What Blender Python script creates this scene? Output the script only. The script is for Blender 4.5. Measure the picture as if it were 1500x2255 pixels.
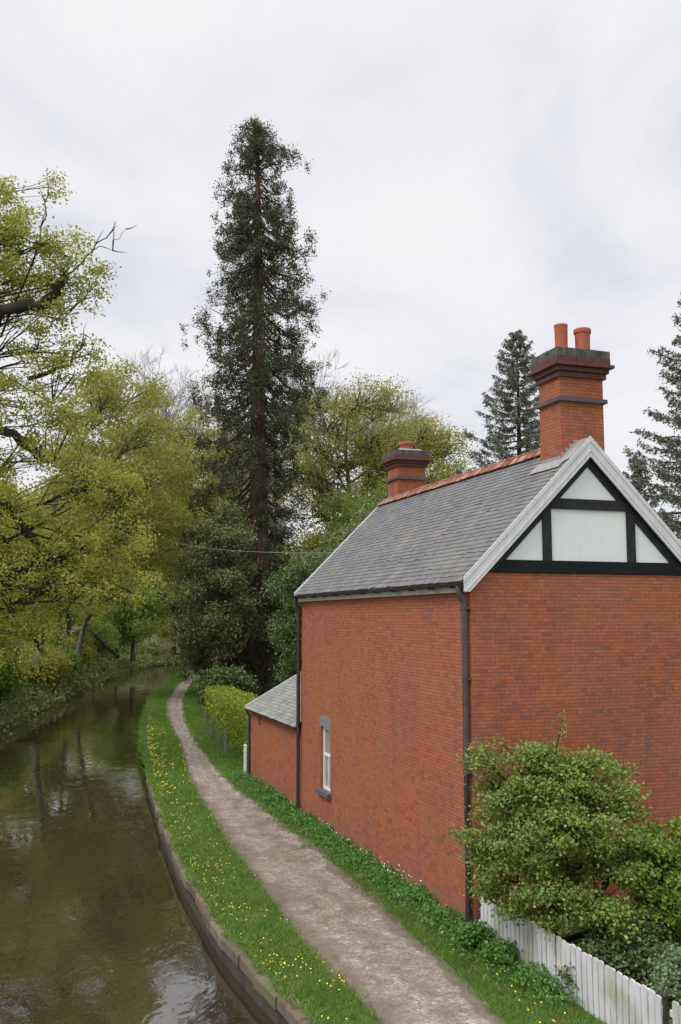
import bpy, math, random
import numpy as np
from mathutils import Vector

# ------------------------------------------------------------------ camera, sky, sun
scene = bpy.context.scene
for o in list(bpy.data.objects):
    bpy.data.objects.remove(o)
col = scene.collection
cd = bpy.data.cameras.new('camera'); cam = bpy.data.objects.new('camera', cd); col.objects.link(cam)
cd.sensor_fit = 'VERTICAL'; cd.sensor_height = 36.0; cd.lens = 34.0
cd.clip_start = 0.1; cd.clip_end = 5000
cam.location = (0, 0, 5.2); cam.rotation_euler = (math.radians(90) + 0.1097, 0, 0)
scene.camera = cam

SUN_EL, SUN_AZ = 50.0, -128.0         # soft light from behind and left of the camera (azimuth clockwise from +Y)
w = bpy.data.worlds.new("World"); scene.world = w; w.use_nodes = True
nt = w.node_tree; nt.nodes.clear()
def N(t, **k):
    n = nt.nodes.new(t)
    for a, b in k.items(): setattr(n, a, b)
    return n
out = N('ShaderNodeOutputWorld'); mix = N('ShaderNodeMixShader')
sky = N('ShaderNodeTexSky'); sky.sky_type = 'NISHITA'; sky.sun_disc = False
sky.sun_elevation = math.radians(SUN_EL); sky.sun_rotation = math.radians(SUN_AZ)
bg1 = N('ShaderNodeBackground'); bg1.inputs[1].default_value = 0.12
bg2 = N('ShaderNodeBackground')
nt.links.new(sky.outputs[0], bg1.inputs[0])
tc = N('ShaderNodeTexCoord'); sep = N('ShaderNodeSeparateXYZ'); nt.links.new(tc.outputs['Generated'], sep.inputs[0])
mx = N('ShaderNodeMath', operation='MAXIMUM'); nt.links.new(sep.outputs[2], mx.inputs[0]); mx.inputs[1].default_value = 0.0
ad = N('ShaderNodeMath', operation='ADD'); nt.links.new(mx.outputs[0], ad.inputs[0]); ad.inputs[1].default_value = 0.28
dv = N('ShaderNodeVectorMath', operation='DIVIDE'); cmb = N('ShaderNodeCombineXYZ')
for i in range(3): nt.links.new(ad.outputs[0], cmb.inputs[i])
nt.links.new(tc.outputs['Generated'], dv.inputs[0]); nt.links.new(cmb.outputs[0], dv.inputs[1])
nz = N('ShaderNodeTexNoise'); nz.inputs['Scale'].default_value = 2.1; nz.inputs['Detail'].default_value = 7; nz.inputs['Roughness'].default_value = 0.52
nz.inputs['Distortion'].default_value = 0.35
nt.links.new(dv.outputs[0], nz.inputs['Vector'])
cr = N('ShaderNodeValToRGB'); e = cr.color_ramp.elements
e[0].position = 0.36; e[0].color = (0.63, 0.65, 0.705, 1); e[1].position = 0.62; e[1].color = (0.81, 0.80, 0.81, 1)
m_ = cr.color_ramp.elements.new(0.5); m_.color = (0.755, 0.755, 0.785, 1)
nt.links.new(nz.outputs['Fac'], cr.inputs[0]); nt.links.new(cr.outputs[0], bg2.inputs[0])
# an overcast sky is brighter towards the zenith
mr = N('ShaderNodeMapRange'); mr.inputs['From Min'].default_value = 0.58; mr.inputs['From Max'].default_value = 1.0
mr.inputs['To Min'].default_value = 1.0; mr.inputs['To Max'].default_value = 2.7
nt.links.new(sep.outputs[2], mr.inputs['Value']); nt.links.new(mr.outputs[0], bg2.inputs[1])
mix.inputs[0].default_value = 0.93
nt.links.new(bg1.outputs[0], mix.inputs[1]); nt.links.new(bg2.outputs[0], mix.inputs[2]); nt.links.new(mix.outputs[0], out.inputs[0])

sd = bpy.data.lights.new('sun', 'SUN'); sd.energy = 1.5; sd.angle = math.radians(25); sd.color = (1.0, 0.965, 0.91)
so = bpy.data.objects.new('sun', sd); col.objects.link(so)
az, el = math.radians(SUN_AZ), math.radians(SUN_EL)
dvec = Vector((math.sin(az) * math.cos(el), math.cos(az) * math.cos(el), math.sin(el)))
so.rotation_euler = dvec.to_track_quat('Z', 'Y').to_euler(); so.location = (-30, -30, 60)

scene.view_settings.view_transform = 'Standard'; scene.view_settings.look = 'None'
scene.view_settings.exposure = 0.22; scene.view_settings.gamma = 1
scene.render.resolution_x = 681; scene.render.resolution_y = 1024
scene.cycles.max_bounces = 6; scene.cycles.transparent_max_bounces = 4

# ------------------------------------------------------------------ materials
def mat(name):
    m = bpy.data.materials.new(name); m.use_nodes = True
    return m, m.node_tree, m.node_tree.nodes['Principled BSDF']
def nd(t, typ, ins=None, **k):
    n = t.nodes.new(typ)
    for a, b in k.items(): setattr(n, a, b)
    for a, b in (ins or {}).items():
        if isinstance(b, bpy.types.NodeSocket): t.links.new(b, n.inputs[a])
        else: n.inputs[a].default_value = b
    return n
def ramp(t, fac, stops, interp='LINEAR'):
    r = nd(t, 'ShaderNodeValToRGB', {0: fac}); cr = r.color_ramp; cr.interpolation = interp
    while len(cr.elements) < len(stops): cr.elements.new(0.5)
    for el_, (p, c) in zip(cr.elements, stops):
        el_.position = p; el_.color = (*c, 1) if len(c) == 3 else c
    return r.outputs[0]
def mixc(t, fac, a, b, mode='MIX'):
    n = t.nodes.new('ShaderNodeMix'); n.data_type = 'RGBA'; n.blend_type = mode
    for i, v in ((0, fac), (6, a), (7, b)):
        if isinstance(v, bpy.types.NodeSocket): t.links.new(v, n.inputs[i])
        elif i == 0: n.inputs[0].default_value = v
        else: n.inputs[i].default_value = (*v, 1)
    return n.outputs[2]
def objco(t): return nd(t, 'ShaderNodeTexCoord').outputs['Object']
def noise(t, vec, scale, detail=4, rough=0.55, dist=0.0):
    return nd(t, 'ShaderNodeTexNoise', {'Vector': vec, 'Scale': scale, 'Detail': detail, 'Roughness': rough, 'Distortion': dist}).outputs['Fac']
def bump(t, b, h, strength=0.5, dist=0.02):
    n = nd(t, 'ShaderNodeBump', {'Height': h, 'Strength': strength, 'Distance': dist}); t.links.new(n.outputs[0], b.inputs['Normal'])

def noisy(name, c1, c2, scale=6, rough=0.8, bstr=0.3, bdist=0.01, c3=None, stretch=(1, 1, 1), detail=6):
    m, t, b = mat(name); co = objco(t)
    mp = nd(t, 'ShaderNodeMapping', {'Vector': co, 'Scale': stretch}).outputs[0]
    n1 = noise(t, mp, scale, detail)
    c = ramp(t, n1, [(0.3, c1), (0.7, c2)])
    if c3: c = mixc(t, ramp(t, noise(t, co, scale * 0.35, 5), [(0.5, (0, 0, 0)), (0.68, (1, 1, 1))]), c, c3)
    t.links.new(c, b.inputs['Base Color']); b.inputs['Roughness'].default_value = rough
    bump(t, b, n1, bstr, bdist)
    return m

def brick_mat():
    m, t, b = mat('red_brick')
    uv = nd(t, 'ShaderNodeTexCoord').outputs['UV']; co = objco(t)
    wob = nd(t, 'ShaderNodeTexNoise', {'Vector': uv, 'Scale': 3.0, 'Detail': 2})
    uvw = nd(t, 'ShaderNodeVectorMath', {0: wob.outputs['Color'], 1: (0.006, 0.006, 0.0)}, operation='MULTIPLY').outputs[0]
    uv2 = nd(t, 'ShaderNodeVectorMath', {0: uv, 1: uvw}, operation='ADD').outputs[0]
    br = nd(t, 'ShaderNodeTexBrick', {'Vector': uv2, 'Color1': (0, 0, 0, 1), 'Color2': (1, 1, 1, 1), 'Mortar': (0.5, 0.5, 0.5, 1), 'Scale': 1.0,
            'Mortar Size': 0.0065, 'Mortar Smooth': 0.4, 'Bias': 0.0, 'Brick Width': 0.185, 'Row Height': 0.062})
    br.offset = 0.5; br.squash = 0.55; br.squash_frequency = 3
    v = br.outputs['Color']
    bc = ramp(t, v, [(0.0, (0.31, 0.088, 0.050)), (0.2, (0.38, 0.104, 0.050)), (0.5, (0.42, 0.117, 0.050)), (0.8, (0.45, 0.138, 0.058)), (1.0, (0.36, 0.110, 0.062))])
    # darker, bluish fired headers gathered in horizontal drifts
    mp = nd(t, 'ShaderNodeMapping', {'Vector': uv, 'Scale': (0.30, 1.5, 1)}).outputs[0]
    drift = noise(t, mp, 1.1, 5, 0.6)
    thr = nd(t, 'ShaderNodeMath', {0: v, 1: drift}, operation='ADD').outputs[0]
    dk = ramp(t, thr, [(0.0, (1, 1, 1)), (0.5, (1, 1, 1)), (0.72, (0, 0, 0))])
    bc = mixc(t, nd(t, 'ShaderNodeMath', {0: dk, 1: 0.42}, operation='MULTIPLY').outputs[0], bc, (0.165, 0.085, 0.092))
    # old weather bloom
    blo = ramp(t, noise(t, uv, 0.55, 6, 0.62), [(0.42, (0, 0, 0)), (0.75, (1, 1, 1))])
    bc = mixc(t, nd(t, 'ShaderNodeMath', {0: blo, 1: 0.6}, operation='MULTIPLY').outputs[0], bc, (0.36, 0.15, 0.11))
    st_ = nd(t, 'ShaderNodeMapping', {'Vector': uv, 'Scale': (2.2, 0.28, 1)}).outputs[0]
    streak = ramp(t, noise(t, st_, 1.6, 7, 0.65, 0.3), [(0.50, (0, 0, 0)), (0.70, (1, 1, 1))])
    bc = mixc(t, nd(t, 'ShaderNodeMath', {0: streak, 1: 0.6}, operation='MULTIPLY').outputs[0], bc, (0.19, 0.10, 0.085))
    salt = ramp(t, noise(t, uv, 1.7, 8, 0.7), [(0.63, (0, 0, 0)), (0.8, (1, 1, 1))])
    bc = mixc(t, nd(t, 'ShaderNodeMath', {0: salt, 1: 0.4}, operation='MULTIPLY').outputs[0], bc, (0.48, 0.30, 0.24))
    fine = noise(t, uv, 60, 3)
    bc = mixc(t, 0.25, bc, ramp(t, fine, [(0.3, (0.25, 0.25, 0.25)), (0.7, (0.8, 0.8, 0.8))]), 'OVERLAY')
    oran = ramp(t, noise(t, uv, 0.8, 6, 0.65), [(0.52, (0, 0, 0)), (0.7, (1, 1, 1))])
    bc = mixc(t, nd(t, 'ShaderNodeMath', {0: oran, 1: 0.55}, operation='MULTIPLY').outputs[0], bc, (0.50, 0.155, 0.045))
    mort = mixc(t, noise(t, uv, 4, 4), (0.21, 0.125, 0.10), (0.12, 0.075, 0.065))
    c = mixc(t, br.outputs['Fac'], bc, mort)
    # green-grey rising damp near the ground
    sp = nd(t, 'ShaderNodeSeparateXYZ', {0: uv}).outputs[1]
    dn = nd(t, 'ShaderNodeMath', {0: noise(t, uv, 2.2, 4), 1: sp}, operation='SUBTRACT').outputs[0]
    damp = ramp(t, dn, [(-0.0, (0, 0, 0)), (0.45, (1, 1, 1))])
    c = mixc(t, nd(t, 'ShaderNodeMath', {0: damp, 1: 0.75}, operation='MULTIPLY').outputs[0], c, (0.20, 0.14, 0.11))
    t.links.new(c, b.inputs['Base Color']); b.inputs['Roughness'].default_value = 0.88; b.inputs['Specular IOR Level'].default_value = 0.25
    h = nd(t, 'ShaderNodeMath', {0: 1.0, 1: br.outputs['Fac']}, operation='SUBTRACT').outputs[0]
    h = nd(t, 'ShaderNodeMath', {0: h, 1: nd(t, 'ShaderNodeMath', {0: fine, 1: 0.3}, operation='MULTIPLY').outputs[0]}, operation='ADD').outputs[0]
    bump(t, b, h, 0.6, 0.008)
    return m

def island(name, stops, rough=0.8, scale=3.0, amt=0.5, bstr=0.2, spec=0.3, tint=None, tscale=0.4):
    """colour that differs from piece to piece (slates, tiles, stones)"""
    m, t, b = mat(name); co = objco(t)
    g = nd(t, 'ShaderNodeNewGeometry').outputs['Random Per Island']
    n1 = noise(t, co, scale, 6)
    f = nd(t, 'ShaderNodeMath', {0: nd(t, 'ShaderNodeMath', {0: g, 1: 1 - amt}, operation='MULTIPLY').outputs[0],
                                 1: nd(t, 'ShaderNodeMath', {0: n1, 1: amt}, operation='MULTIPLY').outputs[0]}, operation='ADD').outputs[0]
    c = ramp(t, f, stops)
    if tint: c = mixc(t, ramp(t, noise(t, co, tscale, 7, 0.65), [(0.48, (0, 0, 0)), (0.7, (1, 1, 1))]), c, tint)
    t.links.new(c, b.inputs['Base Color']); b.inputs['Roughness'].default_value = rough; b.inputs['Specular IOR Level'].default_value = spec
    bump(t, b, noise(t, co, scale * 8, 4), bstr, 0.01)
    return m

def leafmat(name, dark, mid, light, odd=None, oddamt=0.0, transl=0.35, nscale=0.35, rough=0.6):
    m, t, b = mat(name)
    g = nd(t, 'ShaderNodeNewGeometry').outputs['Random Per Island']
    co = objco(t)
    n1 = noise(t, co, nscale, 4)
    f = nd(t, 'ShaderNodeMath', {0: nd(t, 'ShaderNodeMath', {0: g, 1: 0.5}, operation='MULTIPLY').outputs[0],
                                 1: nd(t, 'ShaderNodeMath', {0: n1, 1: 0.5}, operation='MULTIPLY').outputs[0]}, operation='ADD').outputs[0]
    c = ramp(t, f, [(0.15, dark), (0.45, mid), (0.8, light)])
    if odd: c = mixc(t, ramp(t, noise(t, co, nscale * 2.7, 3), [(0.62 - oddamt, (0, 0, 0)), (0.8 - oddamt, (1, 1, 1))]), c, odd)
    t.links.new(c, b.inputs['Base Color']); b.inputs['Roughness'].default_value = rough; b.inputs['Specular IOR Level'].default_value = 0.25
    tr = nd(t, 'ShaderNodeBsdfTranslucent', {'Color': c}); mx_ = nd(t, 'ShaderNodeMixShader', {0: transl, 1: b.outputs[0], 2: tr.outputs[0]})
    t.links.new(mx_.outputs[0], t.nodes['Material Output'].inputs[0])
    return m

M = {}
M['brick'] = brick_mat()
M['slate'] = island('roof_slate', [(0.1, (0.120, 0.116, 0.122)), (0.5, (0.150, 0.145, 0.150)), (0.9, (0.190, 0.183, 0.187))], 0.62, 2.5, 0.45, 0.3, 0.35, (0.215, 0.21, 0.17), 1.5)
M['slate_light'] = island('outbuilding_slate', [(0.15, (0.17, 0.17, 0.17)), (0.5, (0.22, 0.22, 0.215)), (0.85, (0.30, 0.29, 0.29))], 0.65, 2.5, 0.45, 0.3, 0.35, (0.27, 0.29, 0.22), 1.2)
M['terracotta'] = island('ridge_terracotta', [(0.2, (0.23, 0.085, 0.06)), (0.5, (0.32, 0.135, 0.095)), (0.8, (0.43, 0.235, 0.185))], 0.85, 6, 0.3, 0.3, 0.2, (0.42, 0.30, 0.25), 3)
M['pot'] = noisy('chimney_pot_clay', (0.33, 0.08, 0.04), (0.44, 0.125, 0.06), 7, 0.75, 0.25, 0.01, (0.30, 0.12, 0.07))
M['capping'] = island('engineering_brick', [(0.2, (0.055, 0.055, 0.07)), (0.5, (0.10, 0.09, 0.10)), (0.85, (0.17, 0.12, 0.11))], 0.8, 10, 0.5, 0.4, 0.3, (0.11, 0.13, 0.09), 5)
M['darkbrick'] = noisy('sooty_red_brick', (0.07, 0.035, 0.03), (0.18, 0.06, 0.044), 14, 0.88, 0.5, 0.012, (0.09, 0.05, 0.05))
M['white'] = noisy('white_paint', (0.76, 0.76, 0.76), (0.86, 0.86, 0.85), 5, 0.5, 0.1, 0.004, (0.70, 0.71, 0.69))
M['render'] = noisy('white_render', (0.80, 0.825, 0.82), (0.84, 0.86, 0.855), 14, 0.8, 0.1, 0.002)
def streaky(name, base, dirt, amt, lo, hi, sc=(5, 5, 0.7), nsc=2.5, rough=0.8):
    m, t, b = mat(name); co = objco(t)
    mp = nd(t, 'ShaderNodeMapping', {'Vector': co, 'Scale': sc}).outputs[0]
    f = nd(t, 'ShaderNodeMath', {0: ramp(t, noise(t, mp, nsc, 7, 0.65), [(lo, (0, 0, 0)), (hi, (1, 1, 1))]), 1: amt}, operation='MULTIPLY').outputs[0]
    t.links.new(mixc(t, f, base, dirt), b.inputs['Base Color']); b.inputs['Roughness'].default_value = rough; b.inputs['Specular IOR Level'].default_value = 0.25
    bump(t, b, noise(t, mp, 14, 5), 0.25, 0.004); return m
M['render'] = streaky('white_render', (0.80, 0.825, 0.82), (0.60, 0.62, 0.60), 0.35, 0.5, 0.8)
M['barge'] = streaky('weathered_white_paint', (0.70, 0.70, 0.72), (0.45, 0.46, 0.48), 0.5, 0.42, 0.72, (6, 6, 1.6), 1.8, 0.6)
M['black'] = noisy('black_timber', (0.006, 0.009, 0.009), (0.013, 0.017, 0.016), 9, 0.75, 0.3, 0.006, (0.022, 0.026, 0.022))
M['tie'] = streaky('flaking_black_paint', (0.008, 0.012, 0.012), (0.32, 0.33, 0.32), 0.9, 0.69, 0.73, (1.2, 1.2, 3), 2.6)
M['iron'] = noisy('black_iron', (0.022, 0.018, 0.018), (0.055, 0.042, 0.042), 8, 0.5, 0.2, 0.003)
M['pipe'] = noisy('brown_downpipe', (0.055, 0.042, 0.042), (0.10, 0.078, 0.078), 5, 0.5, 0.2, 0.003)
M['fascia'] = noisy('fascia_paint', (0.40, 0.39, 0.34), (0.52, 0.50, 0.45), 6, 0.6, 0.15, 0.004, (0.30, 0.29, 0.26))
M['lead'] = noisy('lead_and_mortar', (0.24, 0.24, 0.25), (0.40, 0.39, 0.38), 9, 0.7, 0.4, 0.01, (0.28, 0.28, 0.27))
M['stone'] = noisy('grey_stone', (0.15, 0.15, 0.16), (0.26, 0.255, 0.26), 10, 0.85, 0.4, 0.008)
M['slatestone'] = noisy('dark_sill_stone', (0.07, 0.065, 0.085), (0.14, 0.13, 0.155), 10, 0.7, 0.3, 0.006)
M['coping'] = island('coping_stone', [(0.2, (0.085, 0.065, 0.048)), (0.5, (0.155, 0.12, 0.092)), (0.85, (0.25, 0.20, 0.16))], 0.9, 5, 0.6, 0.8, 0.2, (0.13, 0.145, 0.075), 1.3)
M['bankstone'] = noisy('wet_canal_wall', (0.035, 0.028, 0.02), (0.09, 0.07, 0.05), 3, 0.7, 0.6, 0.03, (0.05, 0.055, 0.03))
M['bark'] = noisy('grey_bark', (0.07, 0.06, 0.05), (0.17, 0.145, 0.12), 3, 0.95, 0.8, 0.04, (0.12, 0.14, 0.075), (1, 1, 0.35))
M['darkbark'] = noisy('dark_bark', (0.02, 0.016, 0.014), (0.06, 0.048, 0.04), 3, 0.95, 0.8, 0.04, None, (1, 1, 0.35))
M['redbark'] = noisy('red_fibrous_bark', (0.08, 0.045, 0.034), (0.22, 0.12, 0.09), 3.0, 0.95, 0.9, 0.06, (0.10, 0.075, 0.065), (1.6, 1.6, 0.12))
M['twig'] = noisy('pale_twig_bark', (0.12, 0.10, 0.10), (0.22, 0.19, 0.18), 3, 0.9, 0.3, 0.01)
M['fence'] = noisy('white_fence_paint', (0.56, 0.55, 0.58), (0.70, 0.69, 0.72), 4.5, 0.6, 0.15, 0.004, (0.43, 0.45, 0.36), (1, 1, 0.5))
M['curtain'] = noisy('pale_blind', (0.72, 0.67, 0.62), (0.82, 0.79, 0.75), 2, 0.8, 0.2, 0.01)
m, t, b = mat('window_glass'); b.inputs['Base Color'].default_value = (0.9, 0.9, 0.9, 1); b.inputs['Transmission Weight'].default_value = 1.0
b.inputs['Roughness'].default_value = 0.02; b.inputs['IOR'].default_value = 1.3; M['glass'] = m
m, t, b = mat('dandelion_yellow'); b.inputs['Base Color'].default_value = (0.85, 0.62, 0.02, 1); b.inputs['Roughness'].default_value = 0.7; M['yellow'] = m
m, t, b = mat('petal_white'); b.inputs['Base Color'].default_value = (0.8, 0.8, 0.72, 1); b.inputs['Roughness'].default_value = 0.7; M['petal'] = m
m, t, b = mat('cable_sheath'); b.inputs['Base Color'].default_value = (0.20, 0.24, 0.21, 1); M['cable'] = m

M['grass'] = leafmat('grass_blade', (0.09, 0.185, 0.03), (0.165, 0.305, 0.05), (0.27, 0.41, 0.085), (0.36, 0.33, 0.13), 0.07, 0.35, 1.4)
M['weed'] = leafmat('weed_leaf', (0.06, 0.16, 0.03), (0.12, 0.27, 0.055), (0.23, 0.40, 0.12), (0.30, 0.46, 0.22), 0.03, 0.3, 2.0)
M['oakleaf'] = leafmat('oak_spring_leaf', (0.22, 0.235, 0.045), (0.38, 0.395, 0.065), (0.54, 0.54, 0.10), (0.33, 0.30, 0.08), 0.0, 0.52, 0.35)
M['oliveleaf'] = leafmat('olive_spring_leaf', (0.22, 0.225, 0.055), (0.36, 0.36, 0.08), (0.49, 0.475, 0.11), (0.34, 0.28, 0.10), 0.05, 0.5, 0.3)
M['midleaf'] = leafmat('mid_green_leaf', (0.14, 0.20, 0.045), (0.25, 0.34, 0.075), (0.37, 0.46, 0.11), (0.29, 0.29, 0.09), 0.02, 0.4, 0.4)
M['darkleaf'] = leafmat('evergreen_leaf', (0.06, 0.10, 0.035), (0.11, 0.165, 0.06), (0.19, 0.26, 0.095), None, 0, 0.15, 0.5, 0.45)
M['yewleaf'] = leafmat('yew_leaf', (0.10, 0.125, 0.05), (0.19, 0.215, 0.085), (0.30, 0.32, 0.13), (0.27, 0.26, 0.12), 0.0, 0.2, 0.35)
M['seqleaf'] = leafmat('sequoia_leaf', (0.042, 0.052, 0.028), (0.082, 0.096, 0.046), (0.145, 0.155, 0.07), (0.12, 0.11, 0.06), 0.03, 0.2, 0.3)
M['spruceleaf'] = leafmat('spruce_needle', (0.085, 0.105, 0.08), (0.16, 0.185, 0.14), (0.26, 0.29, 0.215), (0.14, 0.13, 0.085), 0.0, 0.2, 0.6)
M['privet'] = leafmat('privet_leaf', (0.10, 0.18, 0.03), (0.27, 0.35, 0.04), (0.46, 0.50, 0.07), (0.22, 0.25, 0.07), 0.06, 0.35, 1.3)
M['shrub'] = leafmat('shrub_leaf', (0.08, 0.14, 0.03), (0.19, 0.28, 0.06), (0.34, 0.44, 0.11), (0.46, 0.31, 0.13), 0.05, 0.3, 3.2)
M['shrub2'] = leafmat('shrub_leaf_fresh', (0.08, 0.14, 0.02), (0.17, 0.28, 0.04), (0.29, 0.41, 0.07), None, 0, 0.3, 1.6)
M['silver'] = leafmat('silver_leaf', (0.09, 0.15, 0.07), (0.17, 0.25, 0.12), (0.28, 0.37, 0.20), None, 0, 0.25, 2)
M['bramble'] = leafmat('bramble_leaf', (0.12, 0.17, 0.05), (0.23, 0.28, 0.085), (0.36, 0.40, 0.14), (0.30, 0.22, 0.12), 0.06, 0.25, 0.4)
M['yellowleaf'] = leafmat('forsythia_flower', (0.45, 0.30, 0.02), (0.62, 0.45, 0.03), (0.75, 0.60, 0.06), None, 0, 0.3, 1)

def ground_mat():
    m, t, b = mat('grassy_soil'); co = objco(t)
    g = ramp(t, noise(t, co, 1.3, 8, 0.6), [(0.3, (0.045, 0.085, 0.018)), (0.55, (0.075, 0.14, 0.025)), (0.75, (0.11, 0.13, 0.04))])
    c = mixc(t, ramp(t, noise(t, co, 9, 5), [(0.5, (0, 0, 0)), (0.7, (1, 1, 1))]), g, (0.09, 0.065, 0.042))
    t.links.new(c, b.inputs['Base Color']); b.inputs['Roughness'].default_value = 0.95; bump(t, b, noise(t, co, 14, 6), 0.8, 0.05)
    return m
M['ground'] = ground_mat()
def bank_mat():
    m, t, b = mat('woodland_floor'); co = objco(t)
    g = ramp(t, noise(t, co, 0.5, 8, 0.62), [(0.35, (0.08, 0.12, 0.03)), (0.55, (0.12, 0.10, 0.055)), (0.7, (0.08, 0.15, 0.03))])
    t.links.new(g, b.inputs['Base Color']); b.inputs['Roughness'].default_value = 0.95; bump(t, b, noise(t, co, 5, 6), 0.8, 0.1)
    return m
M['bank'] = bank_mat()
def path_mat():
    m, t, b = mat('gravel_path'); co = objco(t)
    uv = nd(t, 'ShaderNodeTexCoord').outputs['UV']
    ax = nd(t, 'ShaderNodeSeparateXYZ', {0: uv}).outputs[0]      # 0 .. 1 across the path
    ax = nd(t, 'ShaderNodeMath', {0: ax, 1: 0.85}, operation='MULTIPLY').outputs[0]
    wv = nd(t, 'ShaderNodeMath', {0: ax, 1: nd(t, 'ShaderNodeMath', {0: noise(t, co, 0.9, 6, 0.6), 1: 0.5}, operation='MULTIPLY').outputs[0]}, operation='ADD').outputs[0]
    tread = ramp(t, wv, [(0.36, (0, 0, 0)), (0.50, (1, 1, 1)), (0.66, (0.9, 0.9, 0.9)), (0.74, (0.4, 0.4, 0.4)), (0.84, (1, 1, 1)), (0.98, (1, 1, 1)), (1.08, (0, 0, 0))])
    peb = nd(t, 'ShaderNodeTexVoronoi', {'Vector': co, 'Scale': 26.0})
    pc = ramp(t, nd(t, 'ShaderNodeSeparateColor', {0: peb.outputs['Color']}).outputs[0],
              [(0.0, (0.24, 0.195, 0.155)), (0.5, (0.35, 0.295, 0.245)), (0.85, (0.42, 0.36, 0.31)), (1.0, (0.60, 0.55, 0.49))])
    peb2 = nd(t, 'ShaderNodeTexVoronoi', {'Vector': co, 'Scale': 60.0})
    dirt = ramp(t, noise(t, co, 5, 8, 0.7), [(0.3, (0.15, 0.115, 0.088)), (0.7, (0.235, 0.185, 0.15))])
    mxf = nd(t, 'ShaderNodeMath', {0: tread, 1: ramp(t, noise(t, co, 3.0, 8, 0.7), [(0.36, (0.1, 0.1, 0.1)), (0.58, (1, 1, 1))])}, operation='MULTIPLY').outputs[0]
    c = mixc(t, mxf, dirt, pc)
    c = mixc(t, 0.5, c, ramp(t, noise(t, co, 0.45, 6, 0.6), [(0.3, (0.42, 0.42, 0.42)), (0.7, (0.62, 0.62, 0.62))]), 'OVERLAY')
    moss = nd(t, 'ShaderNodeMath', {0: ramp(t, noise(t, co, 1.2, 6, 0.6), [(0.52, (0, 0, 0)), (0.66, (1, 1, 1))]), 1: 0.55}, operation='MULTIPLY').outputs[0]
    c = mixc(t, moss, c, (0.13, 0.125, 0.06))
    t.links.new(c, b.inputs['Base Color']); b.inputs['Roughness'].default_value = 0.95
    hh = nd(t, 'ShaderNodeMath', {0: peb.outputs['Distance'], 1: peb2.outputs['Distance']}, operation='ADD').outputs[0]
    bump(t, b, hh, 0.7, -0.02)
    return m
M['path'] = path_mat()
def water_mat():
    m, t, b = mat('canal_water'); co = objco(t)
    b.inputs['Base Color'].default_value = (0.038, 0.028, 0.016, 1); b.inputs['Roughness'].default_value = 0.015
    b.inputs['IOR'].default_value = 2.4; b.inputs['Specular IOR Level'].default_value = 0.5
    mp = nd(t, 'ShaderNodeMapping', {'Vector': co, 'Scale': (1.0, 0.6, 1), 'Rotation': (0, 0, 0.5)}).outputs[0]
    a = noise(t, mp, 1.1, 3, 0.5, 0.6); c = noise(t, mp, 7.0, 3, 0.5, 0.8)
    patch = ramp(t, noise(t, co, 0.16, 2), [(0.42, (0.08, 0.08, 0.08)), (0.66, (1, 1, 1))])
    c2 = nd(t, 'ShaderNodeMath', {0: c, 1: patch}, operation='MULTIPLY').outputs[0]
    h = nd(t, 'ShaderNodeMath', {0: a, 1: nd(t, 'ShaderNodeMath', {0: c2, 1: 0.34}, operation='MULTIPLY').outputs[0]}, operation='ADD').outputs[0]
    bump(t, b, h, 0.40, 0.032)
    return m
M['water'] = water_mat()

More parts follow.
